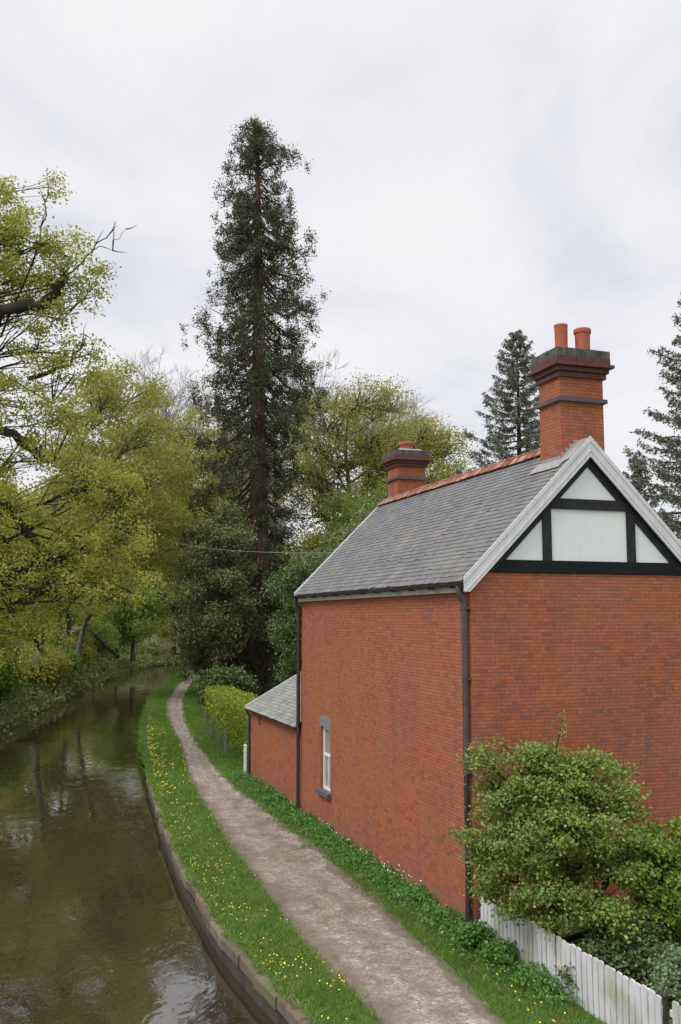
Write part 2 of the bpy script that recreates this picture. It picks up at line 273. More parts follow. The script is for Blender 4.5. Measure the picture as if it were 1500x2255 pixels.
# ------------------------------------------------------------------ mesh helpers
class Geo:
    def __init__(s): s.v = []; s.f = {}; s.n = 0
    def add(s, v, f):
        v = np.asarray(v, float).reshape(-1, 3); f = np.asarray(f, int)
        s.f.setdefault(f.shape[1], []).append(f + s.n); s.v.append(v); s.n += len(v); return s
    def box(s, x0, x1, y0, y1, z0, z1):
        v = [(x, y, z) for x in (x0, x1) for y in (y0, y1) for z in (z0, z1)]
        return s.add(v, [(0, 1, 3, 2), (4, 6, 7, 5), (0, 4, 5, 1), (2, 3, 7, 6), (0, 2, 6, 4), (1, 5, 7, 3)])
    def hexa(s, v8):
        """bottom ring 0-3, top ring 4-7"""
        return s.add(v8, [(3, 2, 1, 0), (4, 5, 6, 7), (0, 1, 5, 4), (1, 2, 6, 5), (2, 3, 7, 6), (3, 0, 4, 7)])
    def prism(s, poly, off):
        """extrude a polygon (3-D points) by vector off"""
        p = np.asarray(poly, float); n = len(p); q = p + np.asarray(off, float)
        base = s.n; s.v.append(np.vstack([p, q])); s.n += 2 * n
        s.f.setdefault(n, []).append(np.array([list(range(n))[::-1]]) + base)
        s.f.setdefault(n, []).append(np.array([list(range(n, 2 * n))]) + base)
        s.f.setdefault(4, []).append(np.array([(i, (i + 1) % n, n + (i + 1) % n, n + i) for i in range(n)]) + base)
        return s
    def tube(s, pts, rad, k=6, cap=True):
        pts = np.asarray(pts, float); n = len(pts); rad = np.broadcast_to(np.asarray(rad, float), (n,))
        tg = np.gradient(pts, axis=0); tg /= np.linalg.norm(tg, axis=1)[:, None] + 1e-9
        up = np.where(np.abs(tg[:, 2:3]) > 0.9, [[1.0, 0, 0]], [[0, 0, 1.0]]) if abs(tg[:, 2]).max() <= 0.9 or abs(tg[:, 2]).min() > 0.9 else np.tile([[0.83, 0.55, 0.05]], (n, 1))
        a = np.cross(tg, up); a /= np.linalg.norm(a, axis=1)[:, None] + 1e-9; b_ = np.cross(tg, a)
        th = np.arange(k) * 2 * math.pi / k
        v = pts[:, None] + rad[:, None, None] * (a[:, None] * np.cos(th)[None, :, None] + b_[:, None] * np.sin(th)[None, :, None])
        i = np.arange(n - 1)[:, None] * k; j = np.arange(k)[None]; j2 = (j + 1) % k
        f = np.stack([i + j, i + j2, i + k + j2, i + k + j], -1).reshape(-1, 4)
        base = s.n; s.add(v.reshape(-1, 3), f)
        if cap:
            s.f.setdefault(k, []).append(np.array([list(range(k))]) + base)
            s.f.setdefault(k, []).append(np.array([list(range(k))[::-1]]) + base + (n - 1) * k)
        return s
    def lathe(s, c, prof, k=20):
        th = np.arange(k) * 2 * math.pi / k
        v = np.array([[(c[0] + r * math.cos(a), c[1] + r * math.sin(a), c[2] + z) for a in th] for r, z in prof]).reshape(-1, 3)
        n = len(prof); i = np.arange(n - 1)[:, None] * k; j = np.arange(k)[None]; j2 = (j + 1) % k
        return s.add(v, np.stack([i + j, i + j2, i + k + j2, i + k + j], -1).reshape(-1, 4))
    def build(s, name, m, parent=None, uv=False, smooth=False):
        me = bpy.data.meshes.new(name)
        V = np.vstack(s.v); loops = []; starts = []; tot = 0
        for k, fs in s.f.items():
            F = np.vstack(fs); loops.append(F.reshape(-1)); starts.append(tot + np.arange(len(F)) * k); tot += F.size
        L = np.concatenate(loops); S = np.concatenate(starts)
        me.vertices.add(len(V)); me.vertices.foreach_set('co', V.reshape(-1).astype(np.float32))
        me.loops.add(len(L)); me.loops.foreach_set('vertex_index', L.astype(np.int32))
        me.polygons.add(len(S)); me.polygons.foreach_set('loop_start', S.astype(np.int32))
        me.update(calc_edges=True); me.validate()
        me.polygons.foreach_set('use_smooth', np.full(len(me.polygons), smooth, bool))
        if uv:      # box-projected, in metres
            ul = me.uv_layers.new(name='UVMap')
            for p in me.polygons:
                n = p.normal
                for li in p.loop_indices:
                    c = me.vertices[me.loops[li].vertex_index].co
                    if abs(n.z) > 0.7: q = (c.x, c.y)
                    elif abs(n.x) > abs(n.y): q = (c.y, c.z)
                    else: q = (c.x + 0.09, c.z)
                    ul.data[li].uv = q
        me.materials.append(m)
        o = bpy.data.objects.new(name, me); col.objects.link(o)
        if parent: o.parent = parent
        return o

def tag(o, label, cat=None, group=None, kind=None):
    o['label'] = label
    if cat: o['category'] = cat
    if group: o['group'] = group
    if kind: o['kind'] = kind
    return o
def thing(name, label, cat, loc=(0, 0, 0), rz=0.0, group=None):
    o = bpy.data.objects.new(name, None); col.objects.link(o); o.empty_display_size = 0.3
    o.location = loc; o.rotation_euler = (0, 0, rz); return tag(o, label, cat, group)

def unit(v): return v / (np.linalg.norm(v, axis=-1, keepdims=True) + 1e-9)
def leaves(g, C, size, rng, up=0.6, wid=0.36, bend=0.0, axis=None, fold=0.0):
    n = len(C); size = np.broadcast_to(size, (n,))[:, None] * rng.uniform(0.5, 1.45, (n, 1))
    nn = unit(rng.normal(size=(n, 3)) + np.array([0, 0, up]))
    d = unit(rng.normal(size=(n, 3))) if axis is None else unit(axis + 0.5 * rng.normal(size=(n, 3)))
    d = unit(d - nn * (d * nn).sum(1, keepdims=True) * (1.0 if axis is None else 0.3)); wv = unit(np.cross(nn, d))
    v = np.stack([C - d * size * .5, C + wv * size * wid, C + d * size * .5, C - wv * size * wid], 1).reshape(-1, 3)
    g.add(v, np.arange(4 * n).reshape(-1, 4))
def curvepts(p0, p1, n, rng, sag=0.0, wob=0.05):
    p0, p1 = np.asarray(p0, float), np.asarray(p1, float); tt = np.linspace(0, 1, n)[:, None]
    L = np.linalg.norm(p1 - p0); p = p0 + (p1 - p0) * tt
    p[:, 2:3] += sag * L * 4 * tt * (1 - tt)
    wn = rng.normal(size=(n, 3)) * wob * L; wn[0] = 0; wn[-1] = 0
    wn = (wn + np.roll(wn, 1, 0)) * 0.5; wn[0] = 0; wn[-1] = 0
    return p + wn

# ------------------------------------------------------------------ setting: canal, banks, path
def interp(poly, ys):
    P = np.array(poly, float); return np.interp(ys, P[:, 1], P[:, 0])
RB = [(6.0, -12), (3.9, 0), (2.1, 7), (-.5, 13.1), (-1.3, 15), (-2.0, 16.7), (-3.2, 20.4), (-4.5, 25.1), (-6.2, 32), (-7.9, 39.7), (-9.6, 47.9), (-12.3, 63.9), (-15.0, 88.8), (-15.2, 97), (-13, 106), (-8, 113), (2, 119), (30, 126), (120, 135)]
LB = [(-9.5, -12), (-11, 0), (-13, 15), (-15, 30), (-16.5, 42), (-17.5, 50.7), (-18.4, 57.7), (-19.3, 67.1), (-22, 88.9), (-23, 105), (-22, 116), (-16, 127), (-4, 133), (30, 140), (120, 150)]
PL = [(4.5, -12), (3.3, 0), (2.0, 8), (.5, 13.1), (-.55, 16), (-1.2, 18.2), (-2.6, 23.1), (-4.3, 29.5), (-5.3, 33.8), (-6.7, 41), (-9.3, 52.2), (-11.1, 62.2), (-13.0, 78), (-14.0, 92), (-12, 101), (-6, 108), (3, 113)]
PR = [(7.0, -12), (5.3, 0), (3.6, 8), (2.2, 13.1), (1.7, 15.2), (1.1, 17.1), (.4, 19.7), (-.5, 22.9), (-1.9, 26.8), (-3.3, 31.1), (-4.6, 35.9), (-5.9, 41), (-7.8, 50), (-10, 63), (-11.8, 78), (-12.6, 91), (-10.5, 99.5), (-5, 106), (3, 110)]
def dense(poly, step=0.5):
    P = np.array(poly, float); seg = np.linalg.norm(np.diff(P, axis=0), axis=1); s = np.concatenate([[0], np.cumsum(seg)])
    t_ = np.arange(0, s[-1], step); Q = np.stack([np.interp(t_, s, P[:, i]) for i in (0, 1)], 1)
    for _ in range(6): Q[1:-1] = (Q[:-2] + 2 * Q[1:-1] + Q[2:]) / 4
    return Q
def smoothn(n, rng, k=5):
    a = rng.normal(size=n + 2 * k); return np.convolve(a, np.ones(k) / k, 'same')[k:k + n]
rng = np.random.default_rng(7)
def sheet(name, rows, m, kind='structure', uvx=False):
    """rows: list of (n,3) arrays with equal n; makes a grid"""
    G = np.stack(rows, 1); n, k, _ = G.shape; g = Geo()
    i = np.arange(n - 1)[:, None] * k; j = np.arange(k - 1)[None]
    g.add(G.reshape(-1, 3), np.stack([i + j, i + j + 1, i + k + j + 1, i + k + j], -1).reshape(-1, 4))
    o = g.build(name, m)
    if uvx:
        ul = o.data.uv_layers.new(name='UVMap')
        for li, lp in enumerate(o.data.loops):
            ul.data[li].uv = ((lp.vertex_index % k) / (k - 1), (lp.vertex_index // k) * 0.5)
    if kind: o['kind'] = kind
    return o
R = dense(RB, 0.6); z0 = np.zeros(len(R))
def off(Q, d):
    tg = unit(np.gradient(Q, axis=0)); return Q + np.stack([tg[:, 1], -tg[:, 0]], 1) * d
def xyz(Q, z): return np.column_stack([Q, np.broadcast_to(z, (len(Q),))])
Rg = off(R, 0.20)
far = Rg.copy(); far[:, 0] = np.maximum(Rg[:, 0] + 500, 500)
mid1 = Rg.copy(); mid1[:, 0] += 14; mid2 = Rg.copy(); mid2[:, 0] += 60
rt = sheet('ground', [xyz(Rg, 0), xyz(mid1, 0), xyz(mid2, 0.0), xyz(far, 1.0)], M['ground'])
L = dense(LB, 0.9)
nb = smoothn(len(L), rng, 9)
rows = [xyz(L, -0.9), xyz(off(L, -.15), -0.10 + 0.1 * nb), xyz(off(L, -1.5), 0.45 + 0.25 * nb), xyz(off(L, -4), 1.5 + .5 * nb), xyz(off(L, -9), 2.9 + .5 * smoothn(len(L), rng, 9)), xyz(off(L, -16), 4.0)]
fl = L.copy(); fl[:, 0] = -500; fl[:, 1] = L[:, 1] + np.maximum(0, (L[:, 1] - 116)) * 8; rows.append(xyz(fl, 7.0))
sheet('left_bank', rows, M['bank'])
# base sheet reaching the horizon, below everything
g = Geo(); g.add([(-2500, -800, -1.2), (2500, -800, -1.2), (2500, 4000, -1.2), (-2500, 4000, -1.2)], [(0, 1, 2, 3)]); o = g.build('terrain', M['bank']); o['kind'] = 'structure'
g = Geo(); g.add([(-40, -30, -.37), (140, -30, -.37), (140, 170, -.37), (-40, 170, -.37)], [(0, 1, 2, 3)]); o = g.build('water', M['water']); o['kind'] = 'structure'
# towpath
ys = np.arange(-10, 92, 0.25)
def sm(a, k=9):
    p = np.pad(a, k, mode='edge'); return np.convolve(p, np.ones(k) / k, 'same')[k:-k]
xl, xr = sm(interp(PL, ys)), sm(interp(PR, ys))
xl2 = xl + 0.10 * smoothn(len(ys), rng, 4) ; xr2 = xr + 0.12 * smoothn(len(ys), rng, 4)
rows = [np.column_stack([xl2 + (xr2 - xl2) * f, ys, 0.006 + 0.012 * math.sin(f * 9) ** 2 + 0 * ys]) for f in np.linspace(0, 1, 9)]
sheet('towpath', rows, M['path'], uvx=True)
# coping of the canal wall
g = Geo(); Rc = dense(RB, 0.15); jj = 0.012 * smoothn(len(Rc), rng, 3); nn_ = len(Rc)
st = 0.02 * np.repeat(rng.normal(size=nn_ // 6 + 1), 6)[:nn_] * 0.5
prof = [(0.0, -1.1), (0.0, -0.16), (-.03, -.15), (-.03, 0.0), (-.01, 0.03), (.18, .035), (.21, 0.01), (.21, -.3)]
rows = [xyz(off(Rc, d_ + 0.0) + np.column_stack([jj + st * (z_ > -.155), 0 * jj]), z_ + (st * .5 if z_ > -.2 else 0)) for d_, z_ in prof]
k = len(rows); G_ = np.stack(rows, 1); i = np.arange(nn_ - 1)[:, None] * k; j = np.arange(k - 1)[None]
F_ = np.stack([i + j, i + k + j, i + k + j + 1, i + j + 1], -1)
cw = thing('canal_wall', 'low brown stone coping wall edging the towpath side of the canal', 'wall', (0, 0, 0))
g = Geo(); TOP = G_[:, 2:]; kk = TOP.shape[1]
for a_ in range(0, nn_ - 7, 6):
    blk = TOP[a_:a_ + 7].copy(); blk[0] += (blk[1] - blk[0]) * rng.uniform(.01, .06); blk[-1] -= (blk[-1] - blk[-2]) * rng.uniform(.01, .05)
    blk[..., 2] += rng.normal(0, .006); blk[..., :2] += rng.normal(0, .008, 2); m7 = 7
    ii = np.arange(m7 - 1)[:, None] * kk; j_ = np.arange(kk - 1)[None]; b0 = g.n
    g.add(blk.reshape(-1, 3), np.stack([ii + j_, ii + kk + j_, ii + kk + j_ + 1, ii + j_ + 1], -1).reshape(-1, 4))
    g.f.setdefault(kk, []).append(np.array([list(range(kk))]) + b0); g.f.setdefault(kk, []).append(np.array([list(range(kk))[::-1]]) + b0 + (m7 - 1) * kk)
g.build('coping', M['coping'], cw)
g = Geo(); g.add(G_.reshape(-1, 3), F_[:, :2].reshape(-1, 4)); g.build('wall_face', M['bankstone'], cw)

# ---- grass blades
def blades(g, P, h, wd, rng, lean=0.5):
    n = len(P); h = (np.broadcast_to(h, (n,)) * rng.uniform(.5, 1.3, n))[:, None]; wd = np.broadcast_to(wd, (n,))[:, None]
    a = rng.uniform(0, 2 * math.pi, n); s = np.column_stack([np.cos(a), np.sin(a), 0 * a]); ln = rng.normal(size=(n, 3)) * lean; ln[:, 2] = 0
    tip = P + np.array([0, 0, 1.0]) * h + ln * h
    md = P + np.array([0, 0, .55]) * h + ln * h * .35
    v = np.stack([P - s * wd, P + s * wd, md + s * wd * .8, tip, md - s * wd * .8], 1).reshape(-1, 3)
    g.add(v, np.arange(5 * n).reshape(-1, 5))
def scatter(xa, xb, ya, yb, dens, rng, bias=None):
    """points between curves xa(y), xb(y), fewer with distance"""
    n = int(dens(0.5 * (ya + yb)) * (yb - ya) * 3); y = rng.uniform(ya, yb, n); x0, x1 = xa(y), xb(y); wdt = x1 - x0
    keep = rng.uniform(0, 3, n) < wdt; y, x0, x1 = y[keep], x0[keep], x1[keep]
    return np.column_stack([x0 + (x1 - x0) * rng.uniform(0, 1, len(y)), y, 0 * y])
fRB = lambda y: interp(RB, y) + 0.17; fPL = lambda y: interp(PL, y); fPR = lambda y: interp(PR, y)
HA = 0.32201; HO = np.array([2.2215, 16.6254]); ca, sa = math.cos(HA), math.sin(HA)
def hw(v, u, z=0): return (HO[0] + v * ca - u * sa, HO[1] + v * sa + u * ca, z)      # house frame to world
fWALL = lambda y: HO[0] + (HO[1] - y) * math.tan(HA) - 0.02
HEDGE = [(-3.0, 33.3), (-4.0, 37), (-5.1, 41.5), (-6.9, 50), (-8.1, 57), (-9.4, 64.5), (-10.7, 73)]
def fRIGHT(y): return np.where(y < 33, fWALL(y), interp(HEDGE, y) + 0.2)
gv, gw = Geo(), Geo()
for ya in list(range(8, 30, 2)) + list(range(30, 96, 6)):
    yb = ya + (2 if ya < 30 else 6); ds = 2600 * min(1, (14 / yb) ** 1.4); wd = 0.0045 * max(1, yb / 15); hh = 0.075 if yb < 30 else .09
    sp_ = lambda y: ds
    P = scatter(lambda y: fRB(y) - .06, lambda y: fPL(y) + .16 * np.random.default_rng(int(ya)).random(len(y)) ** 2, ya, yb, sp_, rng)
    P[:, 0] += 0; blades(gv, P, hh, wd, rng)
    P = scatter(lambda y: fPR(y) - .22 * np.random.default_rng(int(ya) + 1).random(len(y)) ** 2, fRIGHT, ya, yb, sp_, rng)
    blades(gw, P, hh * 1.05, wd, rng)
# tufts that hang over the coping, and longer wisps
yy = rng.uniform(10, 95, 16000); P = np.column_stack([fRB(yy) + rng.normal(0, .05, len(yy)) - .07 * (np.sin(yy * 2.3) + np.sin(yy * 5.1) > .3) - np.clip((yy - 28) / 60, 0, .22), yy, 0 * yy + .02]); blades(gv, P, .12, .006 * np.maximum(1, yy / 18), rng, .8)
tag(gv.build('grass', M['grass']), 'short bright grass strip between the canal edge and the towpath', 'grass', kind='stuff')
tag(gw.build('grass', M['grass']), 'grass strip between the towpath and the brick house, fence and hedge', 'grass', kind='stuff')
# sparse tufts in the middle of the path
g = Geo(); y = rng.uniform(9, 30, 1500); cx = interp(PL, y) + (interp(PR, y) - interp(PL, y)) * (0.52 + 0.05 * rng.normal(size=len(y))); nsel = (np.sin(y * 2.1) + np.sin(y * 5.3) + rng.normal(size=len(y)) * .5) > 0.5
P = np.column_stack([cx, y, 0 * y + .015])[nsel]; blades(g, P, .035, .004, rng, 1.0)
tag(g.build('grass', M['grass']), 'thin scattered grass tufts growing along the middle of the gravel path', 'grass', kind='stuff')
# dandelions
def discs(g, P, r, rng):
    n = len(P); a = np.arange(6) * math.pi / 3; nn = unit(rng.normal(size=(n, 3)) * .35 + np.array([0, -.25, 1])); t1 = unit(np.cross(nn, [1, 0, 0])); t2 = np.cross(nn, t1)
    r = np.broadcast_to(r, (n,))[:, None, None]
    v = P[:, None] + r * (t1[:, None] * np.cos(a)[None, :, None] + t2[:, None] * np.sin(a)[None, :, None])
    g.add(v.reshape(-1, 3), np.arange(6 * n).reshape(-1, 6))
g = Geo()
y = np.concatenate([np.abs(rng.normal(37.5, 7.5, 650)), rng.uniform(13, 27, 170), rng.uniform(12.5, 15.5, 90), rng.normal(21, .5, 34), rng.normal(17.6, .35, 20)])
x = fRB(y) + np.clip(rng.exponential(.38, len(y)), 0, (fPL(y) - fRB(y)))
clump = (np.sin(y * 3.1 + x * 2) + np.sin(y * 1.3)) > -0.9; P = np.column_stack([x, y, rng.uniform(.07, .12, len(y))])[clump]
discs(g, P, np.where(P[:, 1] > 27, .020, .013), rng)
y = rng.uniform(12.8, 17, 26); P = np.column_stack([fPR(y) + rng.uniform(.2, .8, len(y)), y, rng.uniform(.06, .12, len(y))]); discs(g, P, .013, rng)
tag(g.build('dandelion_flowers', M['yellow']), 'yellow dandelion heads dotted through the canal side grass verge', 'flowers', kind='stuff')
# weeds with broad leaves along the wall foot
g = Geo(); y = rng.uniform(13.6, 32.8, 1300); dd = np.abs(rng.normal(0, .27, len(y))); P0 = np.column_stack([fWALL(y) - .05 - dd, y, 0 * y])
hgt = np.clip(.29 - .42 * dd, .07, .34) * (0.6 + .5 * np.sin(y * 2.3) ** 2)
C = np.repeat(P0, 20, 0) + rng.normal(size=(len(P0) * 20, 3)) * [.09, .09, .0]; C[:, 2] = rng.uniform(.02, 1, len(C)) ** .6 * np.repeat(hgt, 20)
leaves(g, C, .06, rng, up=.5, wid=.26)
tag(g.build('wall_foot_weeds', M['weed']), 'leafy green weeds growing along the foot of the brick side wall', 'weeds', kind='stuff')
g = Geo(); y = np.concatenate([rng.uniform(18, 27, 30), rng.normal(19.5, .5, 18)]); P = np.column_stack([fWALL(y) - rng.uniform(.08, .3, len(y)), y, rng.uniform(.25, .42, len(y))]); discs(g, P, .014, rng)
tag(g.build('white_wildflowers', M['petal']), 'small pale wildflowers above the weeds at the side wall foot', 'flowers', kind='stuff')
# loose stones on the path
def stones(g, P, r, rng):
    ico = np.array([(0, 0, .6), (1, 0, 0), (.3, .95, .05), (-.8, .6, 0), (-.8, -.6, .05), (.3, -.95, 0), (0, 0, -.6)])
    F = [(0, 1, 2), (0, 2, 3), (0, 3, 4), (0, 4, 5), (0, 5, 1), (6, 2, 1), (6, 3, 2), (6, 4, 3), (6, 5, 4), (6, 1, 5)]
    n = len(P); a = rng.uniform(0, 6.28, n); c, s = np.cos(a)[:, None], np.sin(a)[:, None]
    V = ico[None] * rng.uniform(.6, 1.2, (n, 7, 1)) * np.stack([np.ones(n), rng.uniform(.5, 1, n), rng.uniform(.4, .7, n)], 1)[:, None] * np.broadcast_to(r, (n,))[:, None, None]
    V = np.stack([V[..., 0] * c - V[..., 1] * s, V[..., 0] * s + V[..., 1] * c, V[..., 2]], -1) + P[:, None]
    g.add(V.reshape(-1, 3), (np.array(F)[None] + 7 * np.arange(n)[:, None, None]).reshape(-1, 3))
g = Geo(); n = 22000; y = 9 + 40 * rng.uniform(0, 1, n) ** 1.6; f = np.clip(np.concatenate([rng.normal(.38, .13, n // 2), rng.normal(.66, .12, n - n // 2)]), .04, .97)
P = np.column_stack([interp(PL, y) + (interp(PR, y) - interp(PL, y)) * f, y, 0 * y + .014]); stones(g, P, rng.uniform(.004, .013, n) * np.maximum(1, y / 22), rng)
M['pebble'] = island('pebbles', [(0.1, (0.17, 0.13, 0.11)), (0.5, (0.31, 0.26, 0.225)), (0.9, (0.50, 0.45, 0.40))], 0.9, 8, 0.2)
tag(g.build('gravel', M['pebble']), 'loose pale gravel scattered over the towpath', 'gravel', kind='stuff')
for i_, (x, y, r_, lb) in enumerate([(1.35, 13.9, .085, 'flat pale stone lying in the towpath nearest the bottom of the picture'), (0.42, 15.1, .10, 'flat pale stone set in the towpath, a little further up the track'),
                                     (-.1, 18.3, .055, 'small whitish stone in the middle of the track, level with the chimney end wall')]):
    g = Geo(); stones(g, np.array([[x, y, .012]]), r_, rng); o = g.build('path_stone', M['stone'] if 0 else M['pebble']); o.data.transform(__import__('mathutils').Matrix.Translation((-x, -y, 0))); o.location = (x, y, 0)
    tag(o, lb, 'stone', 'stones set in the towpath')

# ------------------------------------------------------------------ the brick house
W, LEN, C_, ZE, ZR, E_, O_ = 4.78, 10.39, 2.39, 5.86, 8.445, 0.16, 0.12
TAN = (ZR - ZE) / (C_ + E_); SL = math.atan(TAN)
def zroof(v): return ZR - abs(v - C_) * TAN
house = thing('brick_house', 'tall red brick house with slate roof and black and white timbered gable beside the towpath', 'house', hw(0, 0), HA)
g = Geo()
wu0, wu1, wz0, wz1, wd_ = 7.80, 8.60, 0.98, 2.52, 0.12
def quad(g, a, b_, c, d): g.add([a, b_, c, d], [(0, 1, 2, 3)])
zt = 5.99
for (a0, a1, b0, b1) in ((0, wu0, -.1, zt), (wu1, LEN, -.1, zt), (wu0, wu1, -.1, wz0), (wu0, wu1, wz1, zt)):
    quad(g, (0, a1, b0), (0, a0, b0), (0, a0, b1), (0, a1, b1))
quad(g, (0, wu0, wz0), (wd_, wu0, wz0), (wd_, wu0, wz1), (0, wu0, wz1)); quad(g, (wd_, wu1, wz0), (0, wu1, wz0), (0, wu1, wz1), (wd_, wu1, wz1))
quad(g, (0, wu0, wz1), (wd_, wu0, wz1), (wd_, wu1, wz1), (0, wu1, wz1)); quad(g, (0, wu0, wz0), (0, wu1, wz0), (wd_, wu1, wz0), (wd_, wu0, wz0))
quad(g, (0, 0, -.1), (W, 0, -.1), (W, 0, zt), (0, 0, zt)); quad(g, (W, 0, -.1), (W, LEN, -.1), (W, LEN, zt), (W, 0, zt))
quad(g, (W, LEN, -.1), (0, LEN, -.1), (0, LEN, zt), (W, LEN, zt)); g.add([(0, LEN, zt), (C_, LEN, ZR - .1), (W, LEN, zt)], [(0, 1, 2)])
g.build('wall', M['brick'], house, uv=True)
# window
win = Geo()
fx0, fx1 = wd_ - .045, wd_ + .02; fr = .065
for (a0, a1, b0, b1) in ((wu0, wu0 + fr, wz0, wz1), (wu1 - fr, wu1, wz0, wz1), (wu0 + fr, wu1 - fr, wz0, wz0 + fr), (wu0 + fr, wu1 - fr, wz1 - fr, wz1), (wu0 + fr, wu1 - fr, 1.80, 1.86)):
    win.box(fx0, fx1, a0, a1, b0, b1)
for a_ in (wu0 + fr, ): win.box(fx0 - .004, fx0 + .03, wu0 + .38, wu0 + .41, wz0 + fr, 1.80)
wn = win.build('window', M['white'], house)
wn['label'] = 'tall narrow white sash window set deep in the side wall'
Geo().box(fx0 + .03, fx0 + .034, wu0 + fr, wu1 - fr, wz0 + fr, wz1 - fr).build('pane', M['glass'], wn)
Geo().box(wd_ + .025, wd_ + .04, wu0 + .01, wu1 - .01, wz0 + .01, wz1 - .01).build('blind', M['curtain'], wn)
Geo().box(-.11, wd_ - .05, wu0 - .10, wu1 + .10, wz0 - .10, wz0 + .004).build('sill', M['slatestone'], wn)
g = Geo(); n = 9
arc = [(-.004, wu0 - .09 + (wu1 - wu0 + .18) * i / n, wz1 + .20 + .10 * math.sin(math.pi * i / n)) for i in range(n + 1)]
g.prism([(-.004, wu1 + .05, wz1 + .001), (-.004, wu0 - .05, wz1 + .001)] + arc, (.10, 0, 0)); g.build('lintel', M['stone'], wn)
# gable: render panels and timbers, near end
def gpoly(g, pts, y0, dy): g.prism([(v, y0, z) for v, z in pts], (0, dy, 0))
DO = .50; zi = lambda v: zroof(v) - DO     # inner edge of the black rafters
def vin(z, side): return C_ + side * (ZR - DO - z) / TAN
tb0, tb1, cb0, cb1, pw = 6.0, 6.22, 7.15, 7.34, .175
pL0, pL1 = C_ - .96, C_ - .96 + pw; pR0, pR1 = C_ + .96 - pw, C_ + .96
for pts, lb in (([(vin(cb1, -1), cb1), (vin(cb1, 1), cb1), (C_, ZR - DO)], 'small white triangular panel at the top of the gable'),
            ([(pL1, tb1), (pR0, tb1), (pR0, cb0), (pL1, cb0)], 'large square white panel in the middle of the gable'),
            ([(vin(tb1, -1), tb1), (pL0, tb1), (pL0, zi(pL0))], 'left hand triangular white panel of the gable'),
            ([(pR1, tb1), (vin(tb1, 1), tb1), (pR1, zi(pR1))], 'right hand triangular white panel of the gable')):
    g = Geo(); gpoly(g, pts, .012, .05); o = g.build('infill_panel', M['render'], house); o['label'] = lb
g = Geo(); g.prism([(C_ - 2.35, .07, 6.0), (C_ + 2.35, .07, 6.0), (C_, .07, ZR - .1)], (0, .05, 0)); g.build('gable_backing', M['render'], house)
for side in (-1, 1):
    g = Geo(); a_ = C_ + side * 2.39
    gpoly(g, [(C_ + side * .001, ZR - DO), (C_ + side * .001, ZR - .05), (a_, zroof(a_) - .05), (a_, 6.003), (vin(6.003, side), 6.003)][::side], -.02, .09)
    g.build('gable_rafter', M['black'], house)
g = Geo(); gpoly(g, [(vin(tb0, -1) - .03, tb0), (vin(tb0, 1) + .03, tb0), (vin(tb1, 1) + .03, tb1), (vin(tb1, -1) - .03, tb1)], -.028, .088); g.build('tie_beam', M['tie'], house)
g = Geo(); gpoly(g, [(vin(cb0, -1) - .03, cb0), (vin(cb0, 1) + .03, cb0), (vin(cb1, 1) + .03, cb1), (vin(cb1, -1) - .03, cb1)], -.024, .084); g.build('collar_beam', M['black'], house)
for a0, a1 in ((pL0, pL1), (pR0, pR1)):
    Geo().box(a0, a1, -.022, .06, tb1, cb0 + (0.0)).build('gable_post', M['black'], house)
# barge boards (near and far gables)
for y0, thk in ((-O_, .035), (LEN + O_ - .035, .035)):
    for side in (-1, 1):
        g = Geo(); e_ = C_ + side * (C_ + E_)
        bd = [(C_, ZR + .015), (e_, ZE + .015), (e_, ZE - .20), (e_ - side * .10, ZE - .24 + .03), (C_, ZR - .33)]
        gpoly(g, bd[::side], y0, thk)
        yy0 = y0 - .012 if y0 < 1 else y0 + thk - .012
        gpoly(g, [(C_, ZR + .045), (e_ + side * .01, ZE + .045), (e_ + side * .01, ZE - .045), (C_, ZR - .055)][::side], yy0, .024)
        gpoly(g, [(C_, ZR - .20), (e_ - side * .02, ZE - .185), (e_ - side * .02, ZE - .215), (C_, ZR - .23)][::side], yy0 + .004, .016)
        g.build('bargeboard', M['barge'], house)
# soffit strip under the near verge
# roof body and slates
g = Geo()
for side in (-1, 1):
    e_ = C_ + side * (C_ + E_)
    q = [(C_, -O_ + .036, ZR), (C_, LEN + O_ - .036, ZR), (e_, LEN + O_ - .036, ZE), (e_, -O_ + .036, ZE)]
    q2 = [(a, b_, c - .06) for a, b_, c in q]
    if side == 1: q, q2 = q[::-1], q2[::-1]
    g.hexa(q[::-1][:4] if 0 else q2 + q)
roof = g.build('roof', M['slate'], house)
def slates(side, u0, u1, c_, zr, tan_, vlen, row=0.122, wid=0.19, rng=rng, skip=None, lift=.006):
    g = Geo(); sl = math.atan(tan_); slen = vlen / math.cos(sl); nr = int(round(slen / row)); dr = slen / nr
    dn = np.array([side * math.cos(sl), 0, -math.sin(sl)]); nm = np.array([side * math.sin(sl), 0, math.cos(sl)])
    for r_ in range(nr):
        s0 = r_ * dr; s1 = s0 + dr + (.045 if r_ == nr - 1 else .02)
        x = u0 - (wid / 2 if r_ % 2 else 0)
        while x < u1:
            a0, a1 = max(x + .002, u0), min(x + wid - .002, u1); x += wid
            if a1 - a0 < .03: continue
            j0, j1 = rng.normal(0, .0012, 2); e1 = s1 + rng.normal(0, .005) - (0.03 if rng.random() < .03 else 0)
            b0, b1 = .004, lift + .004 + rng.uniform(0, .003)
            p = lambda s, u, h: np.array([c_, 0, zr]) + dn * s + nm * h + np.array([0, u, 0])
            lo = [p(s0, a0, b0 - .003), p(s0, a1, b0 - .003), p(e1, a1, b1 + j1), p(e1, a0, b1 + j0)]
            hi = [q + nm * .004 for q in lo]
            g.hexa(lo + hi) if side == -1 else g.hexa(lo[::-1] + hi[::-1])
    return g
for side in (-1, 1):
    slates(side, -O_ + .04, LEN + O_ - .04, C_, ZR, TAN, C_ + E_).build('slate_covering', M['slate'], roof)
